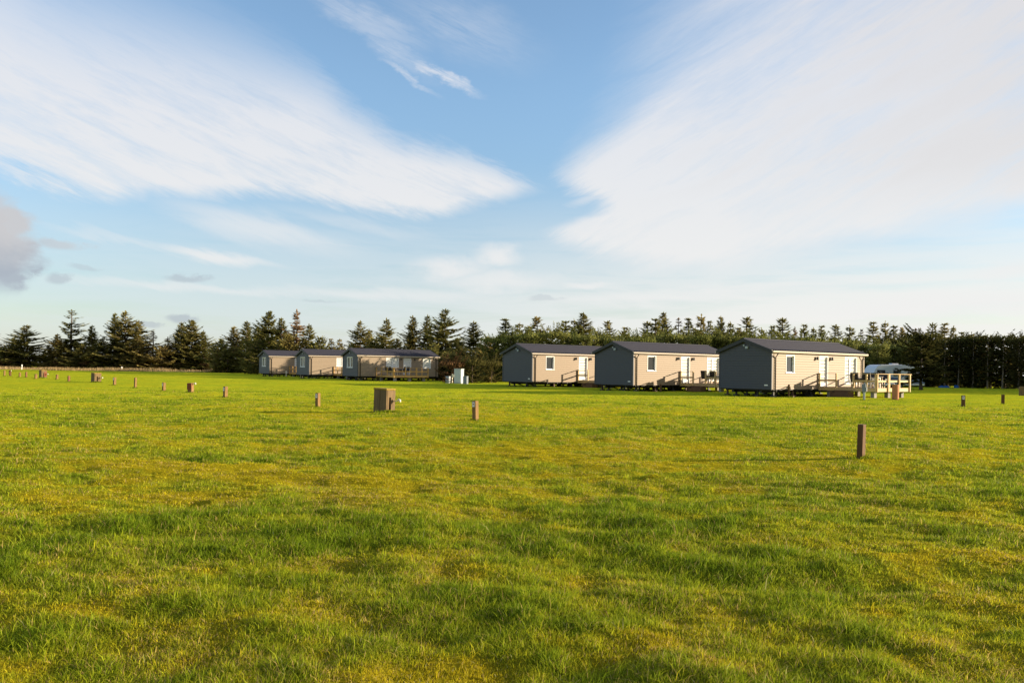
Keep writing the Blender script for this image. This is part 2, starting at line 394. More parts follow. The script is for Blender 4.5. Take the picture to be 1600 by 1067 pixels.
def leaf_mat(name, dark, light, brown, bfac, trans=.25):
    m = bpy.data.materials.new(name); m.use_nodes = True; nt = m.node_tree; nt.nodes.clear(); L = nt.links
    out = nt.nodes.new('ShaderNodeOutputMaterial')
    at = nt.nodes.new('ShaderNodeAttribute'); at.attribute_name = 'tone'
    oi = nt.nodes.new('ShaderNodeObjectInfo')
    r = nt.nodes.new('ShaderNodeValToRGB'); L.new(at.outputs['Fac'], r.inputs[0])
    r.color_ramp.elements[0].color = (*dark, 1); r.color_ramp.elements[1].color = (*light, 1)
    e = r.color_ramp.elements.new(.5); e.color = (*[(a * .55 + b * .45) for a, b in zip(dark, light)], 1)
    mx = nt.nodes.new('ShaderNodeMix'); mx.data_type = 'RGBA'
    L.new((N(nt, oi.outputs['Random']).op('POWER', 1.6) * bfac).k, mx.inputs[0]); L.new(r.outputs[0], mx.inputs[6]); mx.inputs[7].default_value = (*brown, 1)
    hs = nt.nodes.new('ShaderNodeHueSaturation'); L.new(mx.outputs[2], hs.inputs['Color'])
    L.new((N(nt, oi.outputs['Random']) * 0.5 + 0.75).k, hs.inputs['Value'])
    d = nt.nodes.new('ShaderNodeBsdfDiffuse'); tr = nt.nodes.new('ShaderNodeBsdfTranslucent'); ms = nt.nodes.new('ShaderNodeMixShader')
    L.new(hs.outputs[0], d.inputs[0]); L.new(hs.outputs[0], tr.inputs[0]); ms.inputs[0].default_value = trans
    L.new(d.outputs[0], ms.inputs[1]); L.new(tr.outputs[0], ms.inputs[2]); L.new(ms.outputs[0], out.inputs[0])
    return m
M['needles'] = leaf_mat('spruce_needles', (.088, .094, .028), (.37, .345, .095), (.29, .185, .08), .45, .35)
M['needles_brown'] = leaf_mat('browned_needles', (.13, .085, .045), (.32, .21, .10), (.27, .17, .085), .5, .35)
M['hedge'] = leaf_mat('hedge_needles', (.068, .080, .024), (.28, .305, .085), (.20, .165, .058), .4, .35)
M['hedge_dark'] = leaf_mat('dark_shade_toned_needles', (.030, .030, .012), (.12, .12, .035), (.10, .075, .03), .4)  # right hedge's shade toned into its needles; also the dark bush leaves
M['bush_brown'] = leaf_mat('brown_bush_leaves', (.05, .03, .016), (.12, .072, .034), (.11, .06, .03), .5)
M['dry'] = leaf_mat('dry_reed', (.30, .21, .10), (.55, .42, .23), (.34, .22, .11), .2, .3)

def turf_mats():
    m, nt, b = new_mat('turf_soil'); L = nt.links
    at = nt.nodes.new('ShaderNodeAttribute'); at.attribute_name = 'col'
    geo = nt.nodes.new('ShaderNodeNewGeometry')
    def nz(sc, det, st=(1, 1, 1)):
        mp = nt.nodes.new('ShaderNodeMapping'); mp.inputs['Scale'].default_value = st; L.new(geo.outputs['Position'], mp.inputs[0])
        n = nt.nodes.new('ShaderNodeTexNoise'); n.inputs['Scale'].default_value = sc; n.inputs['Detail'].default_value = det; n.inputs['Roughness'].default_value = .65
        L.new(mp.outputs[0], n.inputs['Vector']); return N(nt, n.outputs[0])
    a, c = nz(2.2, 8), nz(26, 5)
    v = (a - .5) * 0.9 + (c - .5) * 1.1 + 1.0
    mx = nt.nodes.new('ShaderNodeMix'); mx.data_type = 'RGBA'; mx.blend_type = 'MULTIPLY'; mx.inputs[0].default_value = 1
    L.new(at.outputs['Color'], mx.inputs[6])
    cb = nt.nodes.new('ShaderNodeCombineColor'); [L.new(v.k, cb.inputs[i]) for i in range(3)]
    L.new(cb.outputs[0], mx.inputs[7]); L.new(mx.outputs[2], b.inputs['Base Color'])
    b.inputs['Roughness'].default_value = .95; b.inputs['Specular IOR Level'].default_value = 0
    bp = nt.nodes.new('ShaderNodeBump'); bp.inputs['Strength'].default_value = .9; bp.inputs['Distance'].default_value = .05
    L.new((a * .6 + c * .5).k, bp.inputs['Height']); L.new(bp.outputs[0], b.inputs['Normal'])
    M['ground'] = m
    m = bpy.data.materials.new('grass_blade'); m.use_nodes = True; nt = m.node_tree; nt.nodes.clear(); L = nt.links
    out = nt.nodes.new('ShaderNodeOutputMaterial'); at = nt.nodes.new('ShaderNodeAttribute'); at.attribute_name = 'col'
    p = nt.nodes.new('ShaderNodeBsdfPrincipled'); L.new(at.outputs['Color'], p.inputs['Base Color']); p.inputs['Roughness'].default_value = .5; p.inputs['Specular IOR Level'].default_value = .05
    tr = nt.nodes.new('ShaderNodeBsdfTranslucent'); L.new(at.outputs['Color'], tr.inputs[0])
    ms = nt.nodes.new('ShaderNodeMixShader'); ms.inputs[0].default_value = .45
    L.new(p.outputs[0], ms.inputs[1]); L.new(tr.outputs[0], ms.inputs[2]); L.new(ms.outputs[0], out.inputs[0])
    M['blade'] = m
turf_mats()

# ------------------------------------------------------------------ ground
C_MOSS, C_GRASS, C_LUSH, C_DRY = (np.array(c) for c in ((.44, .365, .012), (.32, .355, .018), (.142, .215, .010), (.46, .34, .11)))
def turf_col(v):
    v = v[:, None]
    lo = C_MOSS * (1 - v / .45) + C_GRASS * (v / .45); hi = C_GRASS * (1 - (v - .45) / .55) + C_LUSH * ((v - .45) / .55)
    return np.where(v < .45, lo, hi)
def build_ground():
    ang = np.concatenate([np.linspace(-180, -52, 33)[:-1], np.linspace(-52, 52, 420), np.linspace(52, 180, 33)[1:-1]])
    rad = np.concatenate([[0.6, 1.2, 1.8], np.geomspace(2.4, 240, 430), np.geomspace(300, 4000, 9)])
    A, Rr = np.meshgrid(np.radians(ang), rad); x, y = (Rr * np.sin(A)).ravel(), (Rr * np.cos(A)).ravel()
    z = hgt(x, y); na, nr = len(ang), len(rad)
    v = turf(x, y); d = np.hypot(x, y)
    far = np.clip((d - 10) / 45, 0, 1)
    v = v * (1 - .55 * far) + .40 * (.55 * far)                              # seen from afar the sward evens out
    col = turf_col(v) * (0.62 + 0.52 * np.clip((d - 6) / 40, 0, 1))[:, None] # near ground bare and brown, darkened for the shadow gaps between blades
    thatch_shade = np.clip(1 - d / 22, 0, 1)[:, None]
    col = col * (1 - .55 * thatch_shade) + np.array((.14, .105, .012)) * .55 * thatch_shade
    i, j = np.meshgrid(np.arange(nr - 1), np.arange(na), indexing='ij'); j2 = (j + 1) % na
    F = np.stack([i * na + j, i * na + j2, (i + 1) * na + j2, (i + 1) * na + j], -1).reshape(-1, 4)[:, ::-1]
    V = np.c_[x, y, z]
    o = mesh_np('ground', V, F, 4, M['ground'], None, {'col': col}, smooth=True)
    tag(o, 'wide uneven meadow of short green and yellowish turf', 'ground', kind='structure')
    bm = bmesh.new(); bm.from_mesh(o.data); bm.verts.ensure_lookup_table()
    bm.faces.new([bm.verts[k] for k in range(na)][::-1]); bmesh.ops.recalc_face_normals(bm, faces=bm.faces); bm.to_mesh(o.data); bm.free()
build_ground()

POSTS_XY = []                                                   # filled by the posts, for the tussocks at their feet
def build_grass():
    rng = np.random.default_rng(5)
    d0, d1, K = 3.0, 62.0, 1600000
    # constant count per log-distance: blades get wider as they get farther
    d = d0 * np.exp(rng.random(K) * math.log(d1 / d0)) 
    a = (rng.random(K) - .5) * 2 * R(39)
    TN = 9; tid = np.arange(K) // TN                             # blades grow in small tufts, leaning out of them
    x, y = (d * np.sin(a))[tid * TN], (d * np.cos(a))[tid * TN]; d = d[tid * TN]
    sp_ = .012 + .0020 * d; ox, oy = rng.normal(0, 1, K) * sp_, rng.normal(0, 1, K) * sp_; x, y = x + ox, y + oy
    lx0, ly0 = ox / sp_ * .30, oy / sp_ * .30
    tf = np.exp(rng.normal(0, .38, K // TN + 1))[tid]; tcol = (1 + rng.normal(0, .16, K // TN + 1))[tid]
    v = turf(x, y)
    fade = np.clip((d1 - d) / 30, 0, 1)
    keep = rng.random(K) < (0.75 + 0.4 * v) * fade
    x, y, d, v, lx0, ly0, tf, tcol = (q[keep] for q in (x, y, d, v, lx0, ly0, tf, tcol)); k = len(x)
    h = (0.014 + 0.030 * v ** 1.5) * (0.55 + 0.9 * rng.random(k)) * tf; w = 0.0005 + 0.00026 * d * (0.7 + .6 * rng.random(k)) + 0.0006 * rng.random(k)
    h = h * (1 + 0.008 * d) * (.35 + .65 * fade[keep])
    kind = rng.random(k)
    c = turf_col(np.clip(v + rng.normal(0, .16, k), 0, 1)) * ((0.75 + 0.55 * rng.random(k)) * tcol)[:, None]
    dryp = np.clip(.5 + 1.6 * fbm(x / .8, y / .7, 91, 3), 0, 1)
    dry = kind < (0.04 + 0.34 * (1 - v) * dryp ** 2); c[dry] = C_DRY * (0.6 + .7 * rng.random((dry.sum(), 1)))
    pale = (kind > .99) & (d < 25); c[pale] = np.array((.42, .40, .16)); 
    lean = rng.normal(0, .45, (k, 2)) + np.c_[lx0 + .1, ly0]; flat = rng.random(k) < .22; lean[flat] *= 1.8
    # tussocks at the foot of the posts
    X2 = []
    for px, py, s in POSTS_XY:
        D = math.hypot(px, py); n = int(min(260, 3000 / max(D, 8)) * s)
        r = np.abs(rng.normal(.05, .075, n)) * (1.0 + .5 * s); q = rng.random(n) * 2 * math.pi
        X2.append(np.c_[px + r * 1.5 * np.cos(q), py + r * np.sin(q) - .03, np.full(n, D), rng.random(n) * .5 + .45, (.04 + .06 * rng.random(n)) * s ** .5, np.full(n, .0015 + .00035 * D)])
    if X2:
        X2 = np.concatenate(X2); n = len(X2)
        x = np.r_[x, X2[:, 0]]; y = np.r_[y, X2[:, 1]]; v = np.r_[v, X2[:, 3]]; h = np.r_[h, X2[:, 4]]; w = np.r_[w, X2[:, 5]]
        c = np.r_[c, turf_col(X2[:, 3]) * (.7 + .5 * rng.random((n, 1)))]; lean = np.r_[lean, rng.normal(0, .5, (n, 2))]; k = len(x)
    z = hgt(x, y) - .004
    th = rng.random(k) * math.pi; sx, sy = np.cos(th) * w, np.sin(th) * w
    mid = .5
    lx, ly = lean[:, 0] * h, lean[:, 1] * h
    hz = h / np.sqrt(1 + (lean ** 2).sum(1) * .6)
    V = np.empty((k, 5, 3), np.float32)
    V[:, 0] = np.c_[x - sx, y - sy, z]; V[:, 1] = np.c_[x + sx, y + sy, z]
    V[:, 2] = np.c_[x + sx * .8 + lx * .32, y + sy * .8 + ly * .32, z + hz * .58]; V[:, 3] = np.c_[x - sx * .8 + lx * .32, y - sy * .8 + ly * .32, z + hz * .58]
    V[:, 4] = np.c_[x + lx, y + ly, z + hz]
    b = np.arange(k)[:, None] * 5
    F = np.concatenate([b + np.array([[0, 1, 2]]), b + np.array([[0, 2, 3]]), b + np.array([[3, 2, 4]])])
    cc = np.repeat(c[:, None, :], 5, 1)
    o = mesh_np('grass', V.reshape(-1, 3), F, 3, M['blade'], None, {'col': cc.reshape(-1, 3)})
    tag(o, 'short uneven meadow grass in green and yellow tufts', 'grass', kind='stuff')

# ------------------------------------------------------------------ trees
def rnd_unit(rng, n):
    v = rng.normal(size=(n, 3)); return v / np.linalg.norm(v, axis=1)[:, None]
def sprays(P, D, Ln, W, rng, tone):
    """leaf sprays: a kinked narrow blade of needles from P along D."""
    k = len(P); D = D / np.linalg.norm(D, axis=1)[:, None]
    s = np.cross(D, rnd_unit(rng, k)); s /= np.linalg.norm(s, axis=1)[:, None] + 1e-9
    s[:, 2] *= .6
    W = W[:, None]; Ln = Ln[:, None]
    V = np.stack([P, P + D * Ln * .45 + s * W, P + D * Ln, P + D * Ln * .45 - s * W], 1)
    return V, np.repeat(tone[:, None], 4, 1)
def conifer(seed, h, r, base=.03, dens=1.0, top_sparse=0.0, shape=.85, up=28, droop=-8, flat_top=False, whorl=.33, spray=.48, double=False):
    """returns (trunk builder, leaf verts, tone): whorled branches carrying sprays of needles."""
    rng = np.random.default_rng(seed)
    Ps, Ds, Ls, Ws, Ts = [], [], [], [], []
    br = MB()
    leaders = [(0, 0, h, 1.0)]
    if double: leaders.append((r * .42, r * .1, h * .86, .75))
    for ox, oy, hh, rs in leaders:
        z = hh * base + .15
        while z < hh - .08:
            q = z / hh
            if flat_top: prof = r * (0.80 + .25 * math.sin(q * 2.6)) * (1 if q < .86 else .85)
            else: prof = r * rs * (max(0.02, 1 - q) ** shape) * (0.62 + .38 * min(1, q / .18)) * min(1, .22 + (1 - q) / .34) + .09
            nb = int(rng.integers(4, 7)) + (1 if q < .5 else 0)
            sparse = top_sparse if q > .52 else 0
            for _ in range(nb):
                if rng.random() < sparse * .55: continue
                az = rng.random() * 2 * math.pi
                L = prof * rng.uniform(.55, 1.18) * (1.3 if rng.random() < .07 else 1)
                el = R(droop + (up - droop) * q ** 1.2 + rng.normal(0, 8))
                n = max(4, int(L / .085 * dens)); tt = (np.arange(n) + rng.random(n)) / n
                tt = tt if flat_top is False else tt ** .6
                hx = L * tt * math.cos(el); sag = (tt ** 2) * L * (.10 + .14 * q) - np.sin(tt * 3.1) * L * .06
                bx, by, bz = ox + hx * math.cos(az), oy + hx * math.sin(az), z + L * tt * math.sin(el) + sag
                bd = np.array([math.cos(az) * math.cos(el), math.sin(az) * math.cos(el), math.sin(el) + .18])
                for side in (-1, 1, 0):
                    m = n if side else max(1, n // 2)
                    sel = np.arange(n) if side else rng.integers(0, n, m)
                    ph = az + side * rng.uniform(.55, 1.05, m)
                    D = np.c_[np.cos(ph), np.sin(ph), rng.normal(-.05 if side else .35, .28, m) + .25 * math.sin(el)]
                    ln = spray * rng.uniform(.6, 1.25, m) * (1.08 - .55 * tt[sel]) * (1 if q < .8 else .75)
                    Ps.append(np.c_[bx[sel], by[sel], bz[sel]]); Ds.append(D); Ls.append(ln); Ws.append(ln * rng.uniform(.20, .36, m))
                    Ts.append(np.clip(rng.normal(.45, .2, m) + .12 * (tt[sel] - .5), 0, 1))
                ln = np.array([spray * .8]); Ps.append(np.array([[bx[-1], by[-1], bz[-1]]])); Ds.append(bd[None]); Ls.append(ln); Ws.append(ln * .2); Ts.append(np.array([.6]))
                if (sparse or not flat_top) and rng.random() < .5:
                    e = Vector((ox + L * .9 * math.cos(el) * math.cos(az), oy + L * .9 * math.cos(el) * math.sin(az), z + L * .9 * math.sin(el) + sag[-1] * .7))
                    br.tube([(ox, oy, z), e], [.030, .010], 4, False)
            z += whorl * rng.uniform(.75, 1.25) * (1 + sparse * .5) * (.8 if q > .8 else 1)
    if flat_top:                                               # clipped top with young upright shoots
        n = int(170 * dens * r); q = rng.random(n) * 2 * math.pi; rr = r * np.sqrt(rng.random(n)) * .95
        Ps.append(np.c_[rr * np.cos(q), rr * np.sin(q), np.full(n, h - .30) + rng.normal(0, .14, n)]); Ds.append(np.c_[rng.normal(0, .35, (n, 2)), np.ones(n)])
        ln = rng.uniform(.2, .42, n); Ls.append(ln); Ws.append(ln * .2); Ts.append(rng.uniform(.4, .95, n))
    else:
        for ox, oy, hh, rs in leaders:
            n = 22; tz = rng.random(n) ** 1.4; Ps.append(np.c_[np.full(n, ox), np.full(n, oy), hh - tz * 1.3]); Ds.append(np.c_[rng.normal(0, 1, (n, 2)) * (.10 + .5 * tz)[:, None], np.ones(n)])
            ln = rng.uniform(.2, .4, n); Ls.append(ln); Ws.append(ln * .2); Ts.append(rng.uniform(.4, .8, n))
    V, T = sprays(np.concatenate(Ps), np.concatenate(Ds), np.concatenate(Ls), np.concatenate(Ws), rng, np.concatenate(Ts))
    tk = MB(); rt = .011 * h + .04
    for ox, oy, hh, rs in leaders:
        if ox: tk.tube([(0, 0, hh * .2), (ox, oy, hh * .42), (ox, oy, hh)], [rt * .6, rt * .5, .012], 7)
        else:
            pts = [(rng.normal(0, .03) * (k > 0), rng.normal(0, .03) * (k > 0), -.15 + (hh + .15) * k / 6) for k in range(7)]
            tk.tube(pts, [rt * (1.35 if k == 0 else 1) * (1 - .93 * k / 6) + .01 for k in range(7)], 8)
    tk.v += []; k0 = len(tk.v); tk.v += br.v; tk.f += [tuple(i + k0 for i in f) for f in br.f]
    return tk, V, T
def tree_proto(seed, leaf='needles', bark='bark', name='spruce_tree', **kw):
    tk, V, T = conifer(seed, **kw)
    root = empty(name, (0, 0, 0))
    k = len(V); F = np.arange(k * 4).reshape(-1, 4)
    mesh_np('crown', V.reshape(-1, 3), F, 4, M[leaf], root, {'tone': T.ravel()})
    tk.build('trunk', M[bark], root, smooth=True)
    root['h'] = kw['h']; root['r'] = kw['r']
    return root
PROTO = {}; USED = set()
def proto(kind):
    if kind in PROTO: return PROTO[kind]
    S = dict(
        a=dict(seed=1, h=11, r=2.9, shape=.68), b=dict(seed=2, h=11, r=2.5, up=35, shape=.65), c=dict(seed=3, h=11, r=3.2, shape=.55, dens=1.1),
        d=dict(seed=4, h=12, r=2.5, top_sparse=.8, up=20, shape=.45), e=dict(seed=5, h=11, r=2.9, shape=.6, double=True), f=dict(seed=6, h=10, r=3.0, shape=.6, dens=1.15, up=40),
        g=dict(seed=7, h=10, r=2.6, top_sparse=.5, leaf='needles_brown'), s=dict(seed=8, h=9, r=1.5, shape=.8, top_sparse=.25, up=30), t=dict(seed=9, h=9, r=1.7, shape=.75, up=38, top_sparse=.2),
        p=dict(seed=10, h=9, r=1.6, top_sparse=1.0, dens=.6, leaf='needles_brown', bark='bark_pale'),
        u=dict(seed=19, h=9, r=2.0, shape=.6, up=44, droop=4, top_sparse=.3),
        h=dict(seed=11, h=5.6, r=1.75, flat_top=True, leaf='hedge', whorl=.25, dens=1.2, spray=.42, name='hedge_conifer'),
        i=dict(seed=12, h=5.6, r=1.9, flat_top=True, leaf='hedge', whorl=.25, dens=1.2, spray=.42, up=45, name='hedge_conifer'),
        j=dict(seed=14, h=5.6, r=1.6, flat_top=True, leaf='hedge', whorl=.27, dens=1.2, spray=.44, up=38, name='hedge_conifer'),
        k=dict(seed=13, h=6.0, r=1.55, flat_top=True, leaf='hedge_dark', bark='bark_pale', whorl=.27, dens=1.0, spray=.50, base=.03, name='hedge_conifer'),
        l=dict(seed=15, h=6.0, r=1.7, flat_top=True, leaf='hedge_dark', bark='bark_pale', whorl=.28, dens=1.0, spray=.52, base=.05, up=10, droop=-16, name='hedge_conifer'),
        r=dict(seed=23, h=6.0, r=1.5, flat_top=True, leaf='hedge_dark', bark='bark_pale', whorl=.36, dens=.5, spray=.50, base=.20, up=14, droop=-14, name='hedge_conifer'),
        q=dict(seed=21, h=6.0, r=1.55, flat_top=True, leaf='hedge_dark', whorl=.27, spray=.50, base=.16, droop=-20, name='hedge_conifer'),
        m=dict(seed=16, h=4.5, r=2.1, shape=.45, dens=1.2, up=45, whorl=.32), n=dict(seed=17, h=2.2, r=1.5, flat_top=True, leaf='bush_brown', whorl=.22, dens=1.3, spray=.28, name='bush', up=50),
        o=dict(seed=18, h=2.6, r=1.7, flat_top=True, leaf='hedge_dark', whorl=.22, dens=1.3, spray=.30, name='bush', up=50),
    )[kind]
    PROTO[kind] = tree_proto(**S); return PROTO[kind]
TREES = []
def plant(kind, X, D, h, wr=1.0, label=None, group=None, cat='tree', leaf=None):
    p = proto(kind)
    if kind not in USED: o = p; USED.add(kind)
    else: o = copy_tree(p)
    s = h / p['h']; sx = s * wr
    o.location = (X, D, gz(X, D) - .03); o.scale = (sx, sx, s); o.rotation_euler = (0, 0, random.random() * 6.283)
    tag(o, label, cat, group); TREES.append(o)
    return o

# left wood: (px of the trunk, py of the top, depth, crown width in px, kind, label)
FAR = [
 (-14, 512, 184, 44, 'a'), (10, 545, 182, 42, 'm'), (42, 509, 184, 66, 'c'), (22, 528, 187, 40, 'b'), (76, 540, 183, 46, 'f'), (112, 486, 185, 56, 'd'), (90, 523, 182, 46, 'b'), (128, 540, 181, 50, 'm'),
 (144, 510, 184, 40, 'b'), (160, 530, 182, 46, 'f'), (180, 491, 186, 40, 'b'), (196, 488, 184, 66, 'e'), (216, 524, 181, 48, 'c'), (240, 519, 184, 46, 'p'), (262, 528, 183, 36, 'g'), (252, 543, 180, 46, 'm'),
 (283, 505, 186, 44, 'b'), (300, 502, 184, 66, 'f'), (318, 518, 183, 40, 'a'), (333, 538, 181, 30, 's'),
 (346, 533, 168, 46, 'm'), (366, 512, 166, 50, 'b'), (386, 503, 164, 50, 'a'), (402, 512, 160, 44, 'c'), (420, 488, 150, 66, 'f'), (440, 498, 146, 46, 'b'), (464, 486, 144, 58, 'g'), (452, 525, 140, 50, 'm'), (483, 508, 142, 48, 'a'),
 (500, 528, 140, 40, 'm'), (518, 530, 146, 28, 's'), (531, 530, 146, 28, 't'), (548, 540, 138, 34, 'm'), (563, 503, 134, 52, 'e'), (585, 530, 132, 44, 'm'), (604, 499, 130, 56, 'a'), (622, 530, 128, 44, 'f'),
 (645, 496, 126, 52, 'b'), (668, 494, 126, 46, 'a'), (696, 485, 122, 70, 'c'), (715, 530, 112, 60, 'f'), (740, 504, 118, 62, 'a'), (762, 528, 112, 56, 'f'), (726, 548, 104, 56, 'm'), (752, 550, 102, 50, 'm'), (700, 552, 105, 54, 'm'), (775, 548, 100, 44, 'm'), (680, 540, 110, 46, 'm'),
]
RIGHT = [
 (790, 500, 118, 44, 's'), (812, 506, 116, 40, 't'), (838, 496, 118, 50, 'u'), (826, 512, 114, 30, 's'), (884, 503, 116, 38, 's'), (897, 500, 120, 34, 't'), (912, 490, 118, 54, 'b'), (950, 503, 116, 46, 'u'), (976, 513, 116, 34, 's'), (930, 516, 114, 34, 't'),
 (1012, 504, 118, 44, 'u'), (1036, 490, 120, 46, 'b'), (1024, 500, 117, 36, 's'), (1060, 499, 118, 30, 'p'), (1076, 499, 118, 34, 's'), (1096, 494, 120, 44, 't'), (1110, 503, 116, 28, 's'), (1126, 497, 118, 40, 'b'), (1141, 505, 117, 32, 't'), (1153, 514, 116, 30, 's'),
 (1168, 497, 118, 56, 'u'), (1190, 515, 116, 30, 't'), (1206, 511, 119, 30, 's'), (1223, 499, 118, 50, 'u'), (1242, 514, 116, 30, 'g'), (1256, 509, 118, 30, 's'), (1271, 514, 117, 28, 't'), (1284, 511, 119, 26, 's'), (1306, 509, 118, 42, 'u'), (1328, 511, 117, 40, 't'), (1345, 517, 119, 22, 'p'),
 (1365, 505, 118, 34, 's'), (1383, 505, 119, 34, 't'), (1396, 511, 116, 36, 's'), (1410, 513, 118, 30, 'b'), (1431, 516, 119, 30, 'p'), (1457, 506, 120, 38, 'u'), (1476, 507, 119, 32, 's'), (1490, 512, 118, 28, 't'), (1502, 521, 117, 26, 's'), (1518, 522, 118, 26, 't'), (1540, 526, 118, 24, 's'), (1575, 527, 118, 24, 't'),
]
KIND_WORDS = dict(a='dense olive spruce', b='slim upswept spruce', c='broad full spruce', d='tall spruce with bare gappy top', e='twin-topped spruce', f='bushy rounded spruce', g='browned spruce', s='small slender spruce',
                  t='narrow dark spruce', p='thin half-dead brown spruce', u='open-branched dark spruce', m='low bushy young conifer')
def neighbour(px, lst):
    return lst
def label_trees(lst, where):
    order = sorted(range(len(lst)), key=lambda i: lst[i][0]); n = len(order)
    for rank, i in enumerate(order):
        px, py, D, w, k = lst[i]
        yield i, rank, n
PLACES = [(20, 'at the far left edge of the wood'), (70, 'behind the farthest leaning red post'), (100, 'left of the sparse-topped tall spruce'), (130, 'beside the sparse-topped tall spruce'), (170, 'beyond the two wooden blocks'),
          (210, 'in the twin-topped clump on the left'), (270, 'right of the twin-topped clump'), (340, 'in the clump before the gap left of the grey cabins'), (398, 'in dark wood left of the farthest cabin'), (462, 'rising above the farthest grey cabin'),
          (534, 'above the middle cabin of the left group'), (590, 'behind the left end of the nearest left-group cabin'), (640, 'above the door of the nearest left-group cabin'), (690, 'above the right end of the nearest left-group cabin'),
          (735, 'behind the white electrical cabinet'), (790, 'left of the first right-group cabin'), (850, 'above the first right-group cabin'), (925, 'above the roof ridge of the first right-group cabin'), (990, 'above the gable of the middle right-group cabin'),
          (1060, 'above the roof of the middle right-group cabin'), (1125, 'above the end of the middle right-group cabin'), (1200, 'above the gable of the nearest cabin'), (1300, 'above the roof ridge of the nearest cabin'), (1355, 'above the far end of the nearest cabin'),
          (1420, 'above the parked caravan'), (1480, 'above the left end of the dark hedge'), (2000, 'peeping over the dark hedge')]
SEEN = {}
def place_words(px): return next(w for lim, w in PLACES if px <= lim)
def tree_label(k, px, py, lst):
    w = place_words(px)
    same = sorted(p[0] for p in lst if p[4] == k and place_words(p[0]) == w)
    s = f"{KIND_WORDS[k]} {w}"
    if len(same) > 1:
        r = same.index(px)
        s = ('left ' if r == 0 else 'right ' if r == len(same) - 1 else 'middle ') + s
    return s
ALL = FAR + RIGHT
for px, py, D, w, k in ALL:
    X, Y, zt = AT(px, py, D)
    p = proto(k); hgt_t = zt + .1; sx = (1.48 if px < 780 else 1.75) * (w / F_PX * D) / (2 * p['r'] * hgt_t / p['h'])
    plant(k, X, Y, hgt_t, min(2.4, max(.6, sx)), tree_label(k, px, py, ALL), 'spruces along the edge of the field' if px < 780 else 'spruces rising behind the clipped conifers')

# ------------------------------------------------------------------ clipped conifer belt behind the right cabins
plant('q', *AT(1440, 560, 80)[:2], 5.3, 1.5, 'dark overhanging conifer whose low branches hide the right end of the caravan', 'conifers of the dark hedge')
BELT = []
hx = 772; bi = 0
TOPS = [(772, 530), (820, 526), (870, 523), (930, 527), (990, 529), (1050, 525), (1120, 527), (1200, 530), (1260, 530), (1320, 536), (1370, 539), (1420, 540)]
belt_px = []
while hx < 1425:
    belt_px.append(hx); hx += random.uniform(19, 27)
for i, px in enumerate(belt_px):
    py = np.interp(px, [a for a, b in TOPS], [b for a, b in TOPS]) + random.uniform(-3, 3)
    D = 98 + random.uniform(-3, 3) + (4 if i % 2 else 0)
    X, Y, zt = AT(px, py, D)
    side = ('above the first right-group cabin' if px < 925 else 'above the middle right-group cabin' if px < 1130 else 'above the nearest cabin' if px < 1350 else 'behind the caravan')
    sib = [q for q in belt_px if ('above the first right-group cabin' if q < 925 else 'above the middle right-group cabin' if q < 1130 else 'above the nearest cabin' if q < 1350 else 'behind the caravan') == side]
    ordw = ['leftmost', 'second', 'third', 'fourth', 'fifth', 'sixth', 'seventh', 'eighth', 'ninth', 'tenth', 'eleventh', 'twelfth', 'thirteenth']
    plant('hij'[i % 3], X, Y, zt, random.uniform(.95, 1.15), f"{ordw[min(12, sib.index(px))]} clipped sunlit conifer from the left {side}", 'clipped conifers behind the right cabins')
# dark hedge on the right: seen from its shaded side, its end far off, running past the frame
line0, line1 = np.array((48.3, 106.5)), np.array((57.6, 92.5))
NV = 11
for i in range(NV):
    for row in (0, 1):
        q = (i + .5 * row) / (NV - 1); p = line0 + (line1 - line0) * q
        if row: p = p + np.array((1.9, 1.3))
        ordw = ['first', 'second', 'third', 'fourth', 'fifth', 'sixth', 'seventh', 'eighth', 'ninth', 'tenth', 'eleventh'][i]
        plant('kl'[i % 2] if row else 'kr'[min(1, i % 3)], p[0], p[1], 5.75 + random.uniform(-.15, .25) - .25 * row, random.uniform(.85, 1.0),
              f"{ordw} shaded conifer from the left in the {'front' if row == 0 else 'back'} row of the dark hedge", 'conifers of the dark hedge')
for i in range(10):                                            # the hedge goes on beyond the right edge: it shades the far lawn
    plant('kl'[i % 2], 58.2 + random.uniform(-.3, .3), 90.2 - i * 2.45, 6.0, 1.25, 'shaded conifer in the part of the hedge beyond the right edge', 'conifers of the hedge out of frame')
FILL = [(-4, 552), (26, 548), (58, 556), (98, 552), (117, 550), (152, 548), (172, 552), (208, 548), (228, 550), (244, 556), (272, 550), (296, 545), (312, 548), (326, 553), (356, 546), (376, 540), (394, 545), (412, 550), (434, 545), (70, 545), (108, 538), (190, 540), (262, 540), (340, 542), (140, 540), (10, 540)]
for i, (px, py) in enumerate(sorted(FILL)):
    D = 188 if px < 335 else 162; X, Y, zt = AT(px, py, D)
    od = ['first', 'second', 'third', 'fourth', 'fifth', 'sixth', 'seventh', 'eighth', 'ninth', 'tenth', 'eleventh', 'twelfth', 'thirteenth', 'fourteenth', 'fifteenth', 'sixteenth', 'seventeenth', 'eighteenth', 'nineteenth', 'twentieth', 'twenty-first', 'twenty-second', 'twenty-third', 'twenty-fourth', 'twenty-fifth', 'twenty-sixth'][i]
    plant('fm'[i % 2], X, Y, zt, 1.5 if i % 2 else 1.15, f'{od} low understorey conifer from the left, filling the gaps of the left wood', 'understorey conifers of the left wood')
# bushes round the cabinet
plant('n', *AT(706, 590, 87)[:2], 2.15, 1.0, 'brown rounded bush behind the white electrical cabinet', None, 'bush')
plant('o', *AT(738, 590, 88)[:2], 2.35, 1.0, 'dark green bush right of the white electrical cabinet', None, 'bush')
plant('o', *AT(768, 590, 90)[:2], 2.2, 1.0, 'dark bush against the shaded gable of the first right-group cabin', None, 'bush')
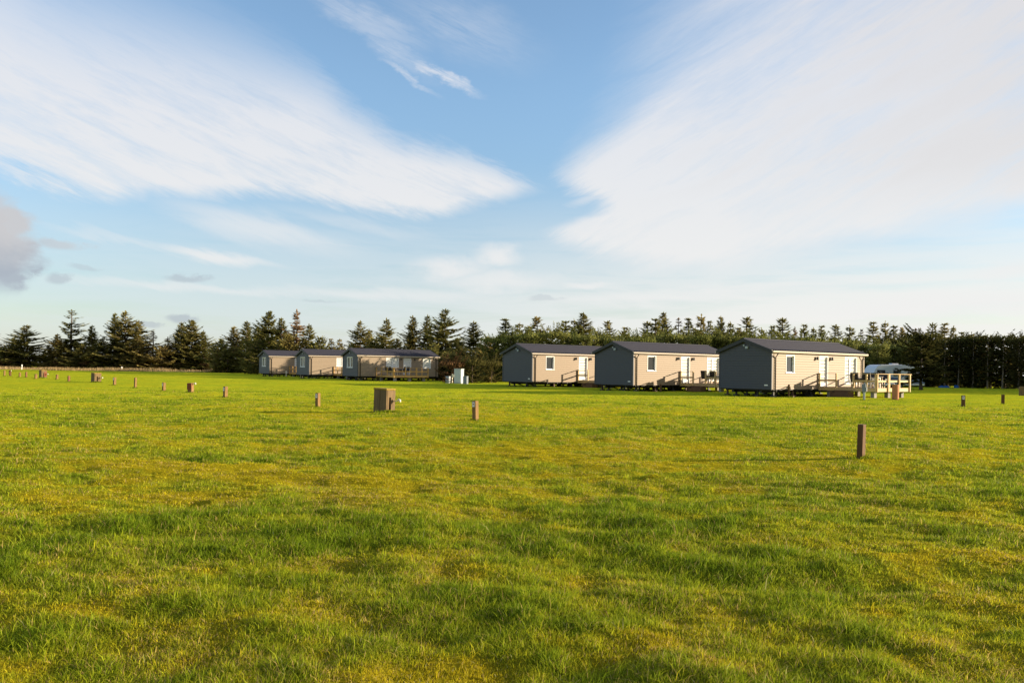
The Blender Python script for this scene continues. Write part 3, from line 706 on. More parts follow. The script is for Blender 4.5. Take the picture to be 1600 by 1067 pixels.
# low brown scrub at the foot of the left wood
for px, lab in ((95, 'brown scrub bush behind the red-and-grey wooden block'), (135, 'brown scrub bush under the sparse-topped spruce'), (225, 'brown scrub bush beyond the second wooden block'), (325, 'reddish scrub bush at the right end of the left wood'), (5, 'brown scrub bush at the far left edge of the field')):
    plant('n', *AT(px, 570, 180)[:2], 1.7, 1.5, lab, 'scrub along the foot of the wood', 'bush')

def reeds():
    rng = np.random.default_rng(9); k = 15000
    D = rng.uniform(169, 176, k); u = rng.uniform(-.68, -.30, k); x = u * D; keep = (vnoise(x / 3, D / 3, 77) + .5) > rng.random(k) * .7
    x, D = x[keep], D[keep]; k = len(x)
    h = rng.uniform(.25, .85, k) * (.6 + .9 * (vnoise(x / 4, D * 0, 78) + .5)); w = rng.uniform(.02, .05, k); th = rng.random(k) * 3.14
    l = rng.normal(0, .25, (k, 2)) * h[:, None]
    V = np.stack([np.c_[x - w * np.cos(th), D - w * np.sin(th), np.zeros(k) - .02], np.c_[x + w * np.cos(th), D + w * np.sin(th), np.zeros(k) - .02], np.c_[x + l[:, 0], D + l[:, 1], h]], 1)
    o = mesh_np('dry_reeds', V.reshape(-1, 3), np.arange(3 * k).reshape(-1, 3), 3, M['dry'], None, {'tone': np.repeat(rng.random(k), 3)})
    tag(o, 'strip of dry straw-coloured reeds along the foot of the left wood', 'reeds', kind='stuff')
reeds()

# ------------------------------------------------------------------ cabins
W_, LEN, ZB, ZE, RISE, BOARD = 4.0, 10.6, .45, 2.80, .70, .16
def wall_rows(z0, z1, cuts):
    zs = sorted(set([z0, z1] + [z0 + BOARD * k + e for k in range(1, int((z1 - z0) / BOARD) + 1) for e in (0, -.020)] + [c for c in cuts if z0 < c < z1]))
    return [(a, b) for a, b in zip(zs, zs[1:]) if b - a > 1e-4]
def lap_wall(mb, to3, a0, a1, z0, z1, holes, top=None):
    """lap boards: each board leans out 14 mm at its foot; holes=(a0,a1,z0,z1); top(z)=(a0,a1) clips a gable."""
    def off(z, up):                                            # outward offset inside its board
        q = ((z - z0) / BOARD) % 1.0
        if up and q < 1e-4: q = 1.0
        if not up and q > 1 - 1e-4: q = 0.0
        return .024 - .012 * q
    for za, zb in wall_rows(z0, z1, [h[2] for h in holes] + [h[3] for h in holes]):
        spans = [(a0, a1)]
        for h in holes:
            if h[2] < zb - 1e-4 and h[3] > za + 1e-4:
                spans = [s for p, q in spans for s in ((p, min(q, h[0])), (max(p, h[1]), q)) if s[1] - s[0] > 1e-3]
        for p, q in spans:
            if top:
                (pa, qa), (pb, qb) = top(za), top(zb)
                pa, qa, pb, qb = max(p, pa), min(q, qa), max(p, pb), min(q, qb)
                if qa <= pa: continue
                if qb < pb: pb = qb = (pb + qb) / 2
            else: pa, qa, pb, qb = p, q, p, q
            gr = ((za + zb) / 2 - z0) % BOARD > BOARD - .020
            k0, k1 = (-.012, -.012) if gr else (off(za, False), off(zb, True))
            mb.add([to3(pa, k0, za), to3(qa, k0, za), to3(qb, k1, zb), to3(pb, k1, zb)], [(0, 1, 2, 3)])
            if k0 > .02: mb.add([to3(pa, -.012, za), to3(qa, -.012, za), to3(qa, k0, za), to3(pa, k0, za)], [(0, 1, 2, 3)])
def opening(root, name, to3, a0, a1, z0, z1, glass, double=False, door=False, sill=True):
    """white frame set deep in the wall, reveal, panes."""
    f = MB(); dp = .11; t = .055
    def bx(m, p, q, k0, k1, za, zb):
        m.add([to3(p, k0, za), to3(q, k0, za), to3(q, k1, za), to3(p, k1, za), to3(p, k0, zb), to3(q, k0, zb), to3(q, k1, zb), to3(p, k1, zb)],
              [(3, 2, 1, 0), (4, 5, 6, 7), (0, 1, 5, 4), (1, 2, 6, 5), (2, 3, 7, 6), (3, 0, 4, 7)])
    bx(f, a0 - .05, a0, -dp, .030, z0, z1); bx(f, a1, a1 + .05, -dp, .030, z0, z1); bx(f, a0 - .05, a1 + .05, -dp, .030, z1, z1 + .05)       # reveals with a face trim
    if sill: bx(f, a0 - .09, a1 + .09, -dp, .055, z0 - .05, z0)
    ins = [(a0, a1)] if not double else [(a0, (a0 + a1) / 2 - .03), ((a0 + a1) / 2 + .03, a1)]
    if double: bx(f, (a0 + a1) / 2 - .03, (a0 + a1) / 2 + .03, -dp, -.045, z0, z1)
    for p, q in ins:
        bx(f, p, p + t, -dp, -.05, z0, z1); bx(f, q - t, q, -dp, -.05, z0, z1); bx(f, p + t, q - t, -dp, -.05, z1 - t, z1)
        bx(f, p + t, q - t, -dp, -.05, z0, z0 + (t if not door else .22))
    fr = f.build(name, M['upvc'], root)
    for p, q in ins:
        g = MB(); bx(g, p + t + .001, q - t - .001, -dp + .01, -dp + .02, z0 + (t if not door else .22), z1 - t); g.build('pane', M[glass], fr)
    if door:
        h = MB(); x = a0 + .03; bx(h, x - .012, x + .012, -.05, -.02, 1.58, 1.62); bx(h, x - .012, x + .11, -.03, -.012, 1.59, 1.61); h.build('handle', M['grey'], fr)
    return fr
def cabin(key, X, Y, yaw, label, kind):
    root = empty('holiday_cabin', (X, Y, 0), yaw)
    tag(root, label, 'cabin', 'grey and beige holiday cabins')
    sid = M['siding'] if kind == 'R' else M['siding_taupe']
    # local frame: x along the wall, y away behind (wall front at y=0), gable at x=0
    front = lambda a, k, z: (a, -k, z)
    back = lambda a, k, z: (a, W_ + k, z)
    ga = lambda a, k, z: (-k, a, z)
    gb = lambda a, k, z: (LEN + k, a, z)
    if kind == 'R':
        ops = [('window', 1.50, 2.32, 1.50, 2.56, 'glass', False, False), ('door', 5.20, 6.10, .62, 2.56, 'blindglass', False, True), ('window', 8.22, 9.62, .80, 2.56, 'blindglass', True, False)]
        lamps = (4.78, 6.50)
        gops = []
    else:
        ops = [('window', 3.66, 5.20, 1.50, 2.56, 'blindglass', True, False), ('door', 5.92, 6.86, .62, 2.56, 'blindglass', False, True), ('window', 8.55, 9.55, 1.45, 2.56, 'blindglass', False, False)]
        lamps = (5.52, 7.35)
        gops = [('window', 1.35, 2.75, 1.42, 2.60, 'glass', True, False)]
    m = MB(); lap_wall(m, front, .06, LEN - .06, ZB, ZE, [(o[1] - .05, o[2] + .05, o[3] - .05, o[4] + .05) for o in ops]); m.build('side_wall', sid, root)
    m = MB(); lap_wall(m, back, .06, LEN - .06, ZB, ZE, []); m.build('side_wall', sid, root)
    top = lambda z: (0.06, W_ - .06) if z <= ZE else (W_ / 2 * (z - ZE) / RISE + .03, W_ - W_ / 2 * (z - ZE) / RISE - .03)
    m = MB(); lap_wall(m, ga, .06, W_ - .06, ZB, ZE + RISE - .02, [(o[1] - .05, o[2] + .05, o[3] - .05, o[4] + .05) for o in gops], top); m.build('gable_wall', M['gable'], root)
    m = MB(); lap_wall(m, gb, .06, W_ - .06, ZB, ZE + RISE - .02, [], top); m.build('gable_wall', M['gable'], root)
    m = MB()                                                     # corner trims
    m.box(-.03, .055, -.032, .055, ZB - .02, ZE - .02); m.box(-.03, .055, W_ - .055, W_ + .032, ZB - .02, ZE - .02)
    m.build('corner_trim', M['gable'], root)
    m = MB(); m.box(LEN - .055, LEN + .03, -.032, .055, ZB - .02, ZE - .02); m.box(LEN - .055, LEN + .03, W_ - .055, W_ + .032, ZB - .02, ZE - .02); m.box(.058, .16, -.034, -.004, ZB - .01, ZE - .02)
    m.build('corner_trim', sid, root)
    m = MB(); m.box(.03, LEN - .03, .14, .16, ZB, ZE - .02); m.box(.03, LEN - .03, W_ - .16, W_ - .14, ZB, ZE - .02); m.box(.15, .17, .2, W_ - .2, ZB, ZE); m.box(.05, LEN - .05, .02, W_ - .02, ZB - .06, ZB - .01)
    m.build('floor_pan', M['steel'], root)
    for o in ops: opening(root, o[0], front, o[1], o[2], o[3], o[4], o[5], o[6], o[7], not o[7])
    for o in gops: opening(root, o[0], ga, o[1], o[2], o[3], o[4], o[5], o[6], o[7])
    # roof: two tiled slopes with rounded ribs and stepped courses
    ox0, ox1, ov = -.17, LEN + .17, .13
    nx = 2 * int((ox1 - ox0) / .25); xs = np.linspace(ox0, ox1, nx + 1); sl = RISE / (W_ / 2)
    V, F = [], []
    for sgn in (-1, 1):
        ss = []
        ncs = 7; Ls = W_ / 2 + ov
        for c in range(ncs): ss += [(Ls * c / ncs, 0.0), (Ls * (c + 1) / ncs - .004, .022)]
        k0 = len(V)
        for s, lift in ss:
            for i, x in enumerate(xs):
                V.append((x, W_ / 2 + sgn * s, ZE + RISE + .09 - s * sl + lift + (.055 if i % 2 else 0)))
        n1 = nx + 1
        for r in range(len(ss) - 1):
            for i in range(nx): F.append((k0 + r * n1 + i, k0 + r * n1 + i + 1, k0 + (r + 1) * n1 + i + 1, k0 + (r + 1) * n1 + i))
    rf = mesh_np('roof', V, F, 4, M['roof'], root)
    m = MB(); m.tube([(ox0 - .01, W_ / 2, ZE + RISE + .115), (ox1 + .01, W_ / 2, ZE + RISE + .115)], .065, 8); m.build('ridge_cap', M['roof'], rf)
    # barge boards on both gables, soffits
    for xa, xb in ((-.20, -.155), (LEN + .155, LEN + .20)):
        m = MB()
        for sgn in (-1, 1):
            y1 = W_ / 2 + sgn * (W_ / 2 + ov + .02); zt, ze = ZE + RISE + .135, ZE + RISE + .135 - (W_ / 2 + ov + .02) * sl
            m.prism([(W_ / 2, zt), (y1, ze), (y1, ze - .20), (W_ / 2, zt - .22)], 'x', xa, xb)
        m.build('barge_board', M['barge'], root)
    m = MB()
    for sgn in (-1, 1):
        y1 = W_ / 2 + sgn * (W_ / 2 + ov - .02); m.prism([(W_ / 2, ZE + RISE + .03), (y1, ZE + RISE + .03 - (W_ / 2 + ov - .02) * sl), (y1, ZE + RISE - (W_ / 2 + ov - .02) * sl), (W_ / 2, ZE + RISE)], 'x', -.154, LEN + .154)
    m.build('soffit', M['barge'], root)
    zg = ZE + RISE + .09 - (W_ / 2 + ov) * sl
    for y in (-ov - .01, W_ + ov + .01):
        s = -1 if y < 0 else 1
        m = MB(); m.prism([(y, zg - .02), (y + s * .10, zg - .01), (y + s * .11, zg - .04), (y + s * .09, zg - .125), (y + s * .01, zg - .14), (y, zg - .12)], 'x', ox0 - .01, ox1 + .01)
        m.build('gutter', M['gutter'], root)
    for a in (.30, LEN - .28):                                   # downpipes with a swan neck
        m = MB(); m.tube([(a + (.10 if a < 1 else -.10), -ov - .06, zg - .13), (a + (.08 if a < 1 else -.08), -ov - .05, zg - .20), (a, -.075, zg - .42), (a, -.075, .10)], .038, 8); m.build('downpipe', M['pipe'], root, True)
        m = MB(); m.tube([(.02 if a < 1 else LEN - .02, -.05, zg - .34), (a, -.075, zg - .44)], .03, 6); m.build('downpipe_branch', M['pipe'], root, True)
    for a in lamps:
        m = MB(); m.box(a - .035, a + .035, -.045, -.014, 2.36, 2.56); m.tube([(a, -.045, 2.50), (a, -.12, 2.50)], .02, 6); m.tube([(a, -.13, 2.34), (a, -.13, 2.56)], [.075, .045], 10); m.build('wall_lamp', M['lamp'], root)
    # gable floodlight and sensor
    if kind == 'R':
        m = MB(); m.box(-.13, -.03, 1.72, 1.92, 2.98, 3.14, .01); m.tube([(-.02, 2.02, 3.20), (-.13, 2.02, 3.19)], [.05, .065], 8); m.build('floodlight', M['grey'], root)
        m = MB(); m.box(-.032, -.018, .25, .50, .66, .74); m.build('type_plate', M['upvc'], root)
    else:
        m = MB(); m.box(-.11, -.02, 1.92, 2.08, 3.02, 3.16, .01); m.build('floodlight', M['grey'], root)
    # chassis under the floor: beams, jacks, wheels, drawbar
    m = MB(); m.box(.2, LEN - .2, .85, 1.0, .20, .385); m.box(.2, LEN - .2, W_ - 1.0, W_ - .85, .20, .385)
    for a in np.arange(.6, LEN, 1.1): m.box(a, a + .06, .05, W_ - .05, .30, .384)
    m.tube([(.3, 1.2, .3), (1.3, .95, .08)], .04, 6); m.tube([(.3, W_ - 1.4, .3), (1.5, W_ - .95, .08)], .04, 6)
    m.build('chassis', M['steel'], root)
    for a in (.55, 2.6, 4.6, 6.7, 8.7, LEN - .5):
        for y in (.25, 1.4, W_ - .95, W_ - .25):
            m = MB(); m.box(a - .05, a + .05, y - .05, y + .05, -.1, .384); m.box(a - .14, a + .14, y - .14, y + .14, -.1, .06); m.build('jack', M['rust' if (int(a * 7 + y * 3) % 3) == 0 else 'steel'], root)
    for a in (4.9, 5.7):
        for y in (.75, W_ - .9):
            m = MB(); m.tube([(a, y, .27), (a, y + .17, .27)], .27, 16); m.build('wheel', M['steel'], root)
    return root
CAB = {4: (1.66, 69.21, .6564, 'R', 'beige holiday cabin with dark gable, farthest and half hidden in the right group'),
       5: (8.766, 60.708, .6564, 'R', 'beige holiday cabin with dark gable, middle one of the right group'),
       6: (16.055, 51.904, .6564, 'R', 'nearest and largest beige holiday cabin with blank dark gable and pine deck'),
       1: (-33.228, 114.9, .6283, 'L', 'taupe holiday cabin with gable window, farthest and leftmost of the left group'),
       2: (-25.013, 103.444, .6283, 'L', 'taupe holiday cabin with gable window, middle one of the left group'),
       3: (-17.578, 95.571, .6283, 'L', 'taupe holiday cabin with gable window and its whole railed deck in view')}
for k, (x, y, yaw, kind, lab) in CAB.items(): cabin(k, x, y, yaw, lab, kind)

# ------------------------------------------------------------------ decks
def deck(key, a0, a1, cd, steps, label):
    """cd = how far it reaches out from the wall; steps = (c0, c1) gap in the left side for stairs, or None."""
    X, Y, yaw, kind, _ = CAB[key]
    root = empty('timber_deck', (X, Y, 0), yaw); tag(root, label, 'deck', 'timber decks beside the cabins')
    zf, zr = .60, 1.50; PN = M['pine' if kind == 'R' else 'pine_honey']
    m = MB(); c = .02
    while c < cd - .05:
        m.box(a0, a1, -c - .112, -c, zf - .028, zf); c += .12
    m.build('deck_boards', M['deck'], root)
    m = MB(); m.box(a0 - .03, a0 - .001, -cd, -.05, zf - .22, zf - .03); m.box(a0 - .03, a1 + .03, -cd - .03, -cd - .001, zf - .22, zf + .005); m.box(a1 + .001, a1 + .03, -cd, -.05, zf - .22, zf - .03)
    for q in np.linspace(a0 + .5, a1 - .5, 6): m.box(q, q + .045, -cd, -.1, zf - .20, zf - .03)
    m.build('fascia', PN, root)
    m = MB()
    for q in (a0 + .35, (a0 + a1) / 2, a1 - .35):
        for r in (.6, cd - .35): m.box(q - .16, q + .16, -r - .12, -r + .12, -.1, zf - .235, .01)
    m.build('pier', M['concrete'], root)
    posts = []
    left = [.10, 1.29, 2.47, 3.35, cd] if steps else [.10, cd * .33, cd * .66, cd]
    for c in left: posts.append((a0 - .05, -c))
    nfr = 3
    for i in range(1, nfr + 1): posts.append((a0 + (a1 - a0) * i / nfr, -cd - .06))
    posts.append((a0 + .03, -cd - .06))
    for c in [cd * .33, cd * .66, .1]: posts.append((a1 + .05, -c))
    for x, y in posts:
        m = MB(); m.box(x - .045, x + .045, y - .045, y + .045, zf - .24, zr - .03); m.build('post', PN, root)
    segs = ([(.04, 1.34), (2.42, cd + .08)] if steps else [(.04, cd + .08)])
    m = MB(); n = MB()
    for c0, c1 in segs:
        m.box(a0 - .12, a0 + .02, -c1, -c0, zr - .029, zr); n.box(a0 + .001 - .004, a0 + .024, -c1 + .02, -c0, .98, 1.09)
    m.box(a0 + .021, a1 + .12, -cd - .13, -cd + .01, zr - .028, zr + .001); n.box(a0 + .03, a1, -cd - .012, -cd + .013, .98, 1.09)
    m.box(a1 - .02, a1 + .12, -cd + .011, -.04, zr - .029, zr); n.box(a1 - .024, a1 + .004, -cd + .02, -.04, .98, 1.09)
    m.build('handrail', PN, root); n.build('mid_rail', PN, root)
    if steps:
        m = MB()
        for i, (z, q) in enumerate(((.42, .30), (.24, .62))):
            m.box(a0 - .04 - q, a0 - .04 - q + .34, -steps[1], -steps[0], z - .04, z); m.box(a0 - .04 - q, a0 - .04 - q + .03, -steps[1] + .02, -steps[0] - .02, z - .22, z - .041)
        m.box(a0 - .70, a0 - .05, -steps[1] - .04, -steps[1] - .001, .0, .36); m.box(a0 - .70, a0 - .05, -steps[0] + .001, -steps[0] + .04, .0, .36)
        m.build('stairs', M['pine_old'], root)
    return root
deck(6, 5.13, 9.15, 3.95, (1.29, 2.47), 'pine deck with railings and brown steps beside the nearest cabin')
deck(5, 5.10, 9.1, 3.95, (1.29, 2.47), 'pine deck with steps, cut off by the gable of the nearest cabin')
deck(4, 5.10, 9.1, 3.95, (1.29, 2.47), 'pine deck mostly hidden behind the gable of the middle right-group cabin')
deck(3, 2.37, 6.75, 4.2, None, 'long honey-coloured railed deck fully in view in the left group')
deck(2, 3.3, 7.6, 3.6, None, 'railed deck between the middle and nearest cabins of the left group')
deck(1, 2.9, 7.2, 3.8, None, 'railed deck between the two farthest cabins of the left group')

# ------------------------------------------------------------------ garden furniture on the decks
def local(key, a, c, z=0.0):
    X, Y, yaw, *_ = CAB[key]; cs, sn = math.cos(yaw), math.sin(yaw)
    return (X + a * cs + c * sn, Y + a * sn - c * cs, z)
def chair(loc, rz, label):
    r = empty('garden_chair', loc, rz); tag(r, label, 'chair', 'black wicker chairs on the decks')
    m = MB(); m.box(-.27, .27, -.27, .27, .34, .44, .02); m.build('seat', M['rattan'], r)
    m = MB(); m.prism([(.22, .40), (.29, .40), (.38, .95), (.32, .96)], 'x', -.27, .27); m.build('backrest', M['rattan'], r)
    for s in (-1, 1):
        m = MB(); m.box(s * .27 - .03, s * .27 + .03, -.26, .28, .60, .645, .01); m.box(s * .27 - .025, s * .27 + .025, -.25, .25, .345, .599); m.build('armrest', M['rattan'], r)
        for t in (-1, 1):
            m = MB(); m.box(s * .24 - .022, s * .24 + .022, t * .24 - .022, t * .24 + .022, 0, .34); m.build('leg', M['leg'], r)
    return r
def table(loc, rz, label):
    r = empty('garden_table', loc, rz); tag(r, label, 'table', 'garden tables on the decks')
    m = MB(); m.box(-.7, .7, -.42, .42, .70, .735, .01); m.build('table_top', M['rattan'], r)
    for s in (-1, 1):
        for t in (-1, 1):
            m = MB(); m.box(s * .62 - .03, s * .62 + .03, t * .34 - .03, t * .34 + .03, 0, .70); m.build('leg', M['leg'], r)
DZ = .601
def set_furniture(key, a, c, yaw0, where, labs):
    yw = CAB[key][2]
    table(local(key, a, c, DZ), yw + R(90), 'dark wicker dining table ' + where)
    for (da, dc, rr), lb in zip(((-.85, -.40, 90), (-.85, .42, 90), (.85, -.38, -90), (.85, .40, -90)), labs):
        chair(local(key, a + da, c + dc, DZ), yw + R(rr), lb)
set_furniture(6, 6.9, 2.55, 0, "on the nearest cabin's deck", ['black wicker chair nearest the wall, by the steps of the nearest deck', 'black wicker chair behind the railing right of the steps, nearest deck', "black wicker chair beyond the table near the wall, nearest deck", 'black wicker chair beyond the table by the outer railing, nearest deck'])
set_furniture(5, 6.7, 2.3, 0, "on the middle right-group cabin's deck", ['black wicker chair nearest the wall on the middle right-group deck', 'black wicker chair behind the railing on the middle right-group deck', 'black wicker chair beyond the table near the wall, middle right-group deck', 'black wicker chair beyond the table by the outer railing, middle right-group deck'])
set_furniture(3, 3.7, 2.6, 0, "on the long left-group deck", ['black wicker chair by the wall on the long left-group deck', 'black wicker chair by the shaded railing on the long left-group deck', 'black wicker chair beyond the table near the wall, long left-group deck', 'black wicker chair beyond the table by the outer railing, long left-group deck'])
def white_stand():
    r = empty('side_table', local(6, 5.75, 3.55, DZ), CAB[6][2]); tag(r, 'small white side table at the corner of the nearest deck', 'side table')
    m = MB(); m.box(-.26, .26, -.22, .22, .62, .66, .008); m.build('table_top', M['upvc'], r)
    for s in (-1, 1):
        for t in (-1, 1):
            m = MB(); m.box(s * .22 - .03, s * .22 + .03, t * .18 - .03, t * .18 + .03, 0, .62); m.build('leg', M['upvc'], r)
white_stand()
def basket():
    r = empty('white_planter', local(3, 5.2, 2.2, DZ), 0); tag(r, 'white tub on the long left-group deck before the door', 'tub')
    m = MB(); m.tube([(0, 0, 0), (0, 0, .04), (0, 0, .32), (0, 0, .36)], [.22, .26, .34, .36], 14); m.build('tub', M['upvc'], r, True)
    m = MB(); m.tube([(0, 0, .345), (0, 0, .375)], [.365, .37], 14); m.build('rim', M['upvc'], r)
basket()

# ------------------------------------------------------------------ posts and wooden blocks
def wobble(mb, amt, seed):
    rg = random.Random(seed); mb.v = [(x + rg.uniform(-amt, amt), y + rg.uniform(-amt, amt), z + rg.uniform(-amt, amt)) for x, y, z in mb.v]; return mb
def post(px, py, hpx, w, material, label, rz=35, tilt=(0, 0), plate=False, tap=False, red=None, tuft=1.0, dep=None):
    dp = dep or w
    X, D = G(px, py); h = hpx * D / F_PX; z0 = gz(X, D)
    r = empty('marker_post', (X, D, z0), R(rz)); r.rotation_euler = (R(tilt[0]), R(tilt[1]), R(rz))
    tag(r, label, 'post', 'short wooden marker posts across the field')
    m = MB(); m.box(-w / 2, w / 2, -dp / 2, dp / 2, -.2, h, w * .07); wobble(m, w * .03, px)
    m.build('shaft', M[material], r)
    if plate:
        p = MB(); p.box(-w * .30, w * .30, -w / 2 - .012, -w / 2 - .003, h - w * 1.25, h - w * .25); pl = p.build('number_plate', M['upvc'], r)
        p = MB(); p.box(-w * .14, w * .14, -w / 2 - .0145, -w / 2 - .0122, h - w * .85, h - w * .55); p.build('plate_mark', M['red'], pl)
    if red:
        p = MB(); p.box(-w / 2 - .006, w / 2 + .006, -w / 2 - .03, -w / 2 - .004, h * .3, h * .98, .004); p.build('red_board', M['red'], r)
    if tap:
        p = MB(); p.tube([(w / 2, 0, h * .88), (w / 2 + .07, 0, h * .90), (w / 2 + .10, 0, h * .99), (w / 2 + .15, 0, h * .98), (w / 2 + .155, 0, h * .84)], [.018, .018, .03, .036, .028], 8); p.build('tap', M['tap'], r, True)
    POSTS_XY.append((X, D, tuft))
    return r
P_ = [
 (7, 587, 8.5, .15, 'post', 'pale thin post, leftmost of the row on the left', {}),
 (16, 587, 9, .18, 'post_dark', 'reddish post with a pale tap near the left edge', dict(tap=True, red=True)),
 (31, 588.7, 7, .16, 'post', 'short pale-topped post right of the leftmost red post', {}),
 (41, 589.6, 8.5, .14, 'redwood', 'narrow red-brown post left of the far wooden block', {}),
 (56, 591, 7.5, .18, 'post', 'stubby pale post just left of the far wooden block', {}),
 (89, 592.6, 8, .17, 'post', 'pale tilted post right of the far wooden block', dict(tilt=(0, 4))),
 (107.5, 596, 9, .15, 'redwood', 'red-brown post left of the middle wooden block', {}),
 (179, 602.5, 12.5, .15, 'post', 'brown post just right of the middle wooden block', dict(plate=True)),
 (211.5, 606.5, 16, .12, 'post', 'tallest slim post right of the middle wooden block', {}),
 (256, 610.5, 13, .15, 'post', 'brown post between the slim post and the red tap post', dict(plate=True)),
 (298, 614, 14.5, .24, 'post', 'red-faced post with white tap in mid-field', dict(tap=True, red=True, rz=12)),
 (352, 620, 17, .16, 'post', 'brown post with grey plate right of the red tap post', dict(plate=True)),
 (496.5, 634, 22, .14, 'post', 'brown post with white plate left of the big wooden block', dict(plate=True, rz=30)),
 (743, 658, 31, .135, 'post', 'leaning brown post with white number plate right of the big wooden block', dict(plate=True, rz=38, tilt=(0, -2.5))),
 (1345, 720, 53, .093, 'post_dark', 'nearest dark square post alone on the right', dict(rz=35, tilt=(0, 1.0), tuft=1.0, dep=.21)),
 (1505, 633, 17.5, .16, 'post_dark', 'dark post with red and white plate on the right', dict(plate=True, rz=20)),
 (1567, 630, 15, .15, 'post_dark', 'dark post farthest to the right, without plate', dict(rz=25)),
 (1597, 618, 14, .40, 'plank', 'broad brown stump cut by the right edge of the photo', dict(rz=25)),
 (1232.5, 620, 20, .11, 'post_dark', 'dark post before the long wall of the nearest cabin', dict(rz=20)),
 (1032, 613, 12.5, .13, 'post_dark', 'small post before the long wall of the middle right-group cabin', dict(rz=20)),
 (765, 597, 8, .18, 'post', 'pale stub post between the electrical cabinet and the cabins', {}),
]
for px, py, hp, w, mt, lb, kw in P_:
    kw = dict(kw); rz = kw.pop('rz', 36); post(px, py, hp, w, mt, lb, -rz, **kw)
def block(px, py, hpx, wf, ws, rz, label, red=False, big=False):
    X, D = G(px, py); h = hpx * D / F_PX
    r = empty('service_block', (X, D, gz(X, D)), R(rz)); r.rotation_euler = (0, R(1.5), R(rz)); tag(r, label, 'wooden block', 'wooden service blocks in the field')
    m = MB(); n = 2
    for i in range(n): a = -wf / 2 + wf * i / n; m.box(a + .006, a + wf / n - .006, -ws / 2, -ws / 2 + .05, -.15, h - .02, .008)
    wobble(m, .006, px); m.build('front_boards', M['plank'], r)
    m = MB(); t = ws / 3                                            # side towards the sun: boards with a dark slot between
    for k, (a, b, top) in enumerate(((-ws / 2 + .052, -ws / 2 + t, h - .02), (-ws / 2 + t + .085, ws / 2, h * .80))): m.box(wf / 2 - .05, wf / 2, a, b, -.15, top, .006)
    m.box(wf / 2 - .05, wf / 2 + .004, -ws / 2 + .053, ws / 2 + .002, h * .66, h - .03, .006)
    wobble(m, .005, px + 1); m.build('side_boards', M['plank'], r)
    m = MB(); m.box(-wf / 2, -wf / 2 + .05, -ws / 2 + .052, ws / 2, -.15, h - .02); m.box(-wf / 2 + .052, wf / 2 - .06, ws / 2 - .05, ws / 2, -.15, h - .02); m.build('back_boards', M['plank'], r)
    m = MB(); m.box(wf / 2 - .16, wf / 2 - .12, -ws / 2 + .06, ws / 2 - .06, 0, h - .03); m.build('inner_panel', M['rust'], r)
    m = MB(); m.box(-wf / 2 - .012, wf / 2 + .012, -ws / 2 - .012, ws / 2 + .012, h - .019, h + .03, .008); wobble(m, .006, px + 2); m.build('lid', M['lichen'], r)
    if red:
        m = MB(); m.box(wf / 2 + .005, wf / 2 + .03, -.02, ws / 2 - .02, h * .2, h * .8); m.build('red_panel', M['red'], r)
    y = ws / 2 - .05
    m = MB(); m.tube([(wf / 2, y, h * .50), (wf / 2 + .10, y + .02, h * .50), (wf / 2 + .17, y + .04, h * .58), (wf / 2 + .21, y + .05, h * .55), (wf / 2 + .22, y + .05, h * .46)], [.018, .018, .035, .042, .030], 8); m.build('tap', M['tap'], r, True)
    cs, sn = math.cos(R(rz)), math.sin(R(rz))
    for q in (-.3, 0, .3): POSTS_XY.append((X + wf / 2 * cs + q * .5 * sn + .05, D + wf / 2 * sn - .25, 1.4))
    POSTS_XY.append((X + .15, D - .38, 1.6))
block(600, 643.5, 36, .58, .42, -36, 'big lichen-topped plank block with a tap, nearest of the wooden blocks', big=True)
block(150, 597.3, 14.5, .62, .52, -40, 'plank block with a tap, middle of three down the left row')
block(67, 590.3, 12, .62, .50, -40, 'plank block with red panel, farthest of three down the left row', red=True)

# ------------------------------------------------------------------ service pedestals, cabinet, hose pillar
def pedestal(px, py, h, label, col='cream', side='grey'):
    X, D = G(px, py) if py else (0, 0)
    r = empty('service_pedestal', (X, D, gz(X, D)), R(-30)); tag(r, label, 'pedestal', 'service pedestals on the pitches')
    m = MB(); m.box(-.05, .05, -.05, .05, -.1, h * .62); m.build('stem', M[col], r)
    m = MB(); m.box(-.10, .10, -.09, .09, h * .50, h, .02); m.build('socket_box', M[side], r)
    m = MB(); m.box(.104, .155, -.05, .05, h * .55, h * .8, .01); m.build('socket_cover', M['upvc'], r)
    POSTS_XY.append((X, D, .8))
pedestal(1350, 624.5, .92, 'slate-grey pedestal before the corner of the nearest deck', 'grey', 'grey_dk')
pedestal(942, 606.8, .86, 'pale pedestal at the dark gable of the middle right-group cabin', 'cream', 'cream')
pedestal(447, 588.6, .80, 'pale pedestal before the wall of the farthest left-group cabin', 'cream', 'cream')
pedestal(557.5, 591.0, .62, 'pale pedestal at the corner of the nearest left-group cabin', 'cream', 'cream')
pedestal(395, 581.6, 1.0, 'pale pedestal left of the farthest left-group cabin', 'cream', 'upvc')
pedestal(34, 577.8, 1.0, 'white pedestal in the reeds at the far left', 'upvc', 'upvc')
pedestal(190, 579.6, .9, 'white pedestal in the reeds behind the slim post', 'upvc', 'upvc')
pedestal(1519, 605.5, .75, 'white-topped pedestal at the foot of the dark hedge', 'grey', 'upvc')
post(384, 582, 6, .18, 'post', 'yellowish stub post left of the farthest left-group cabin', -30)
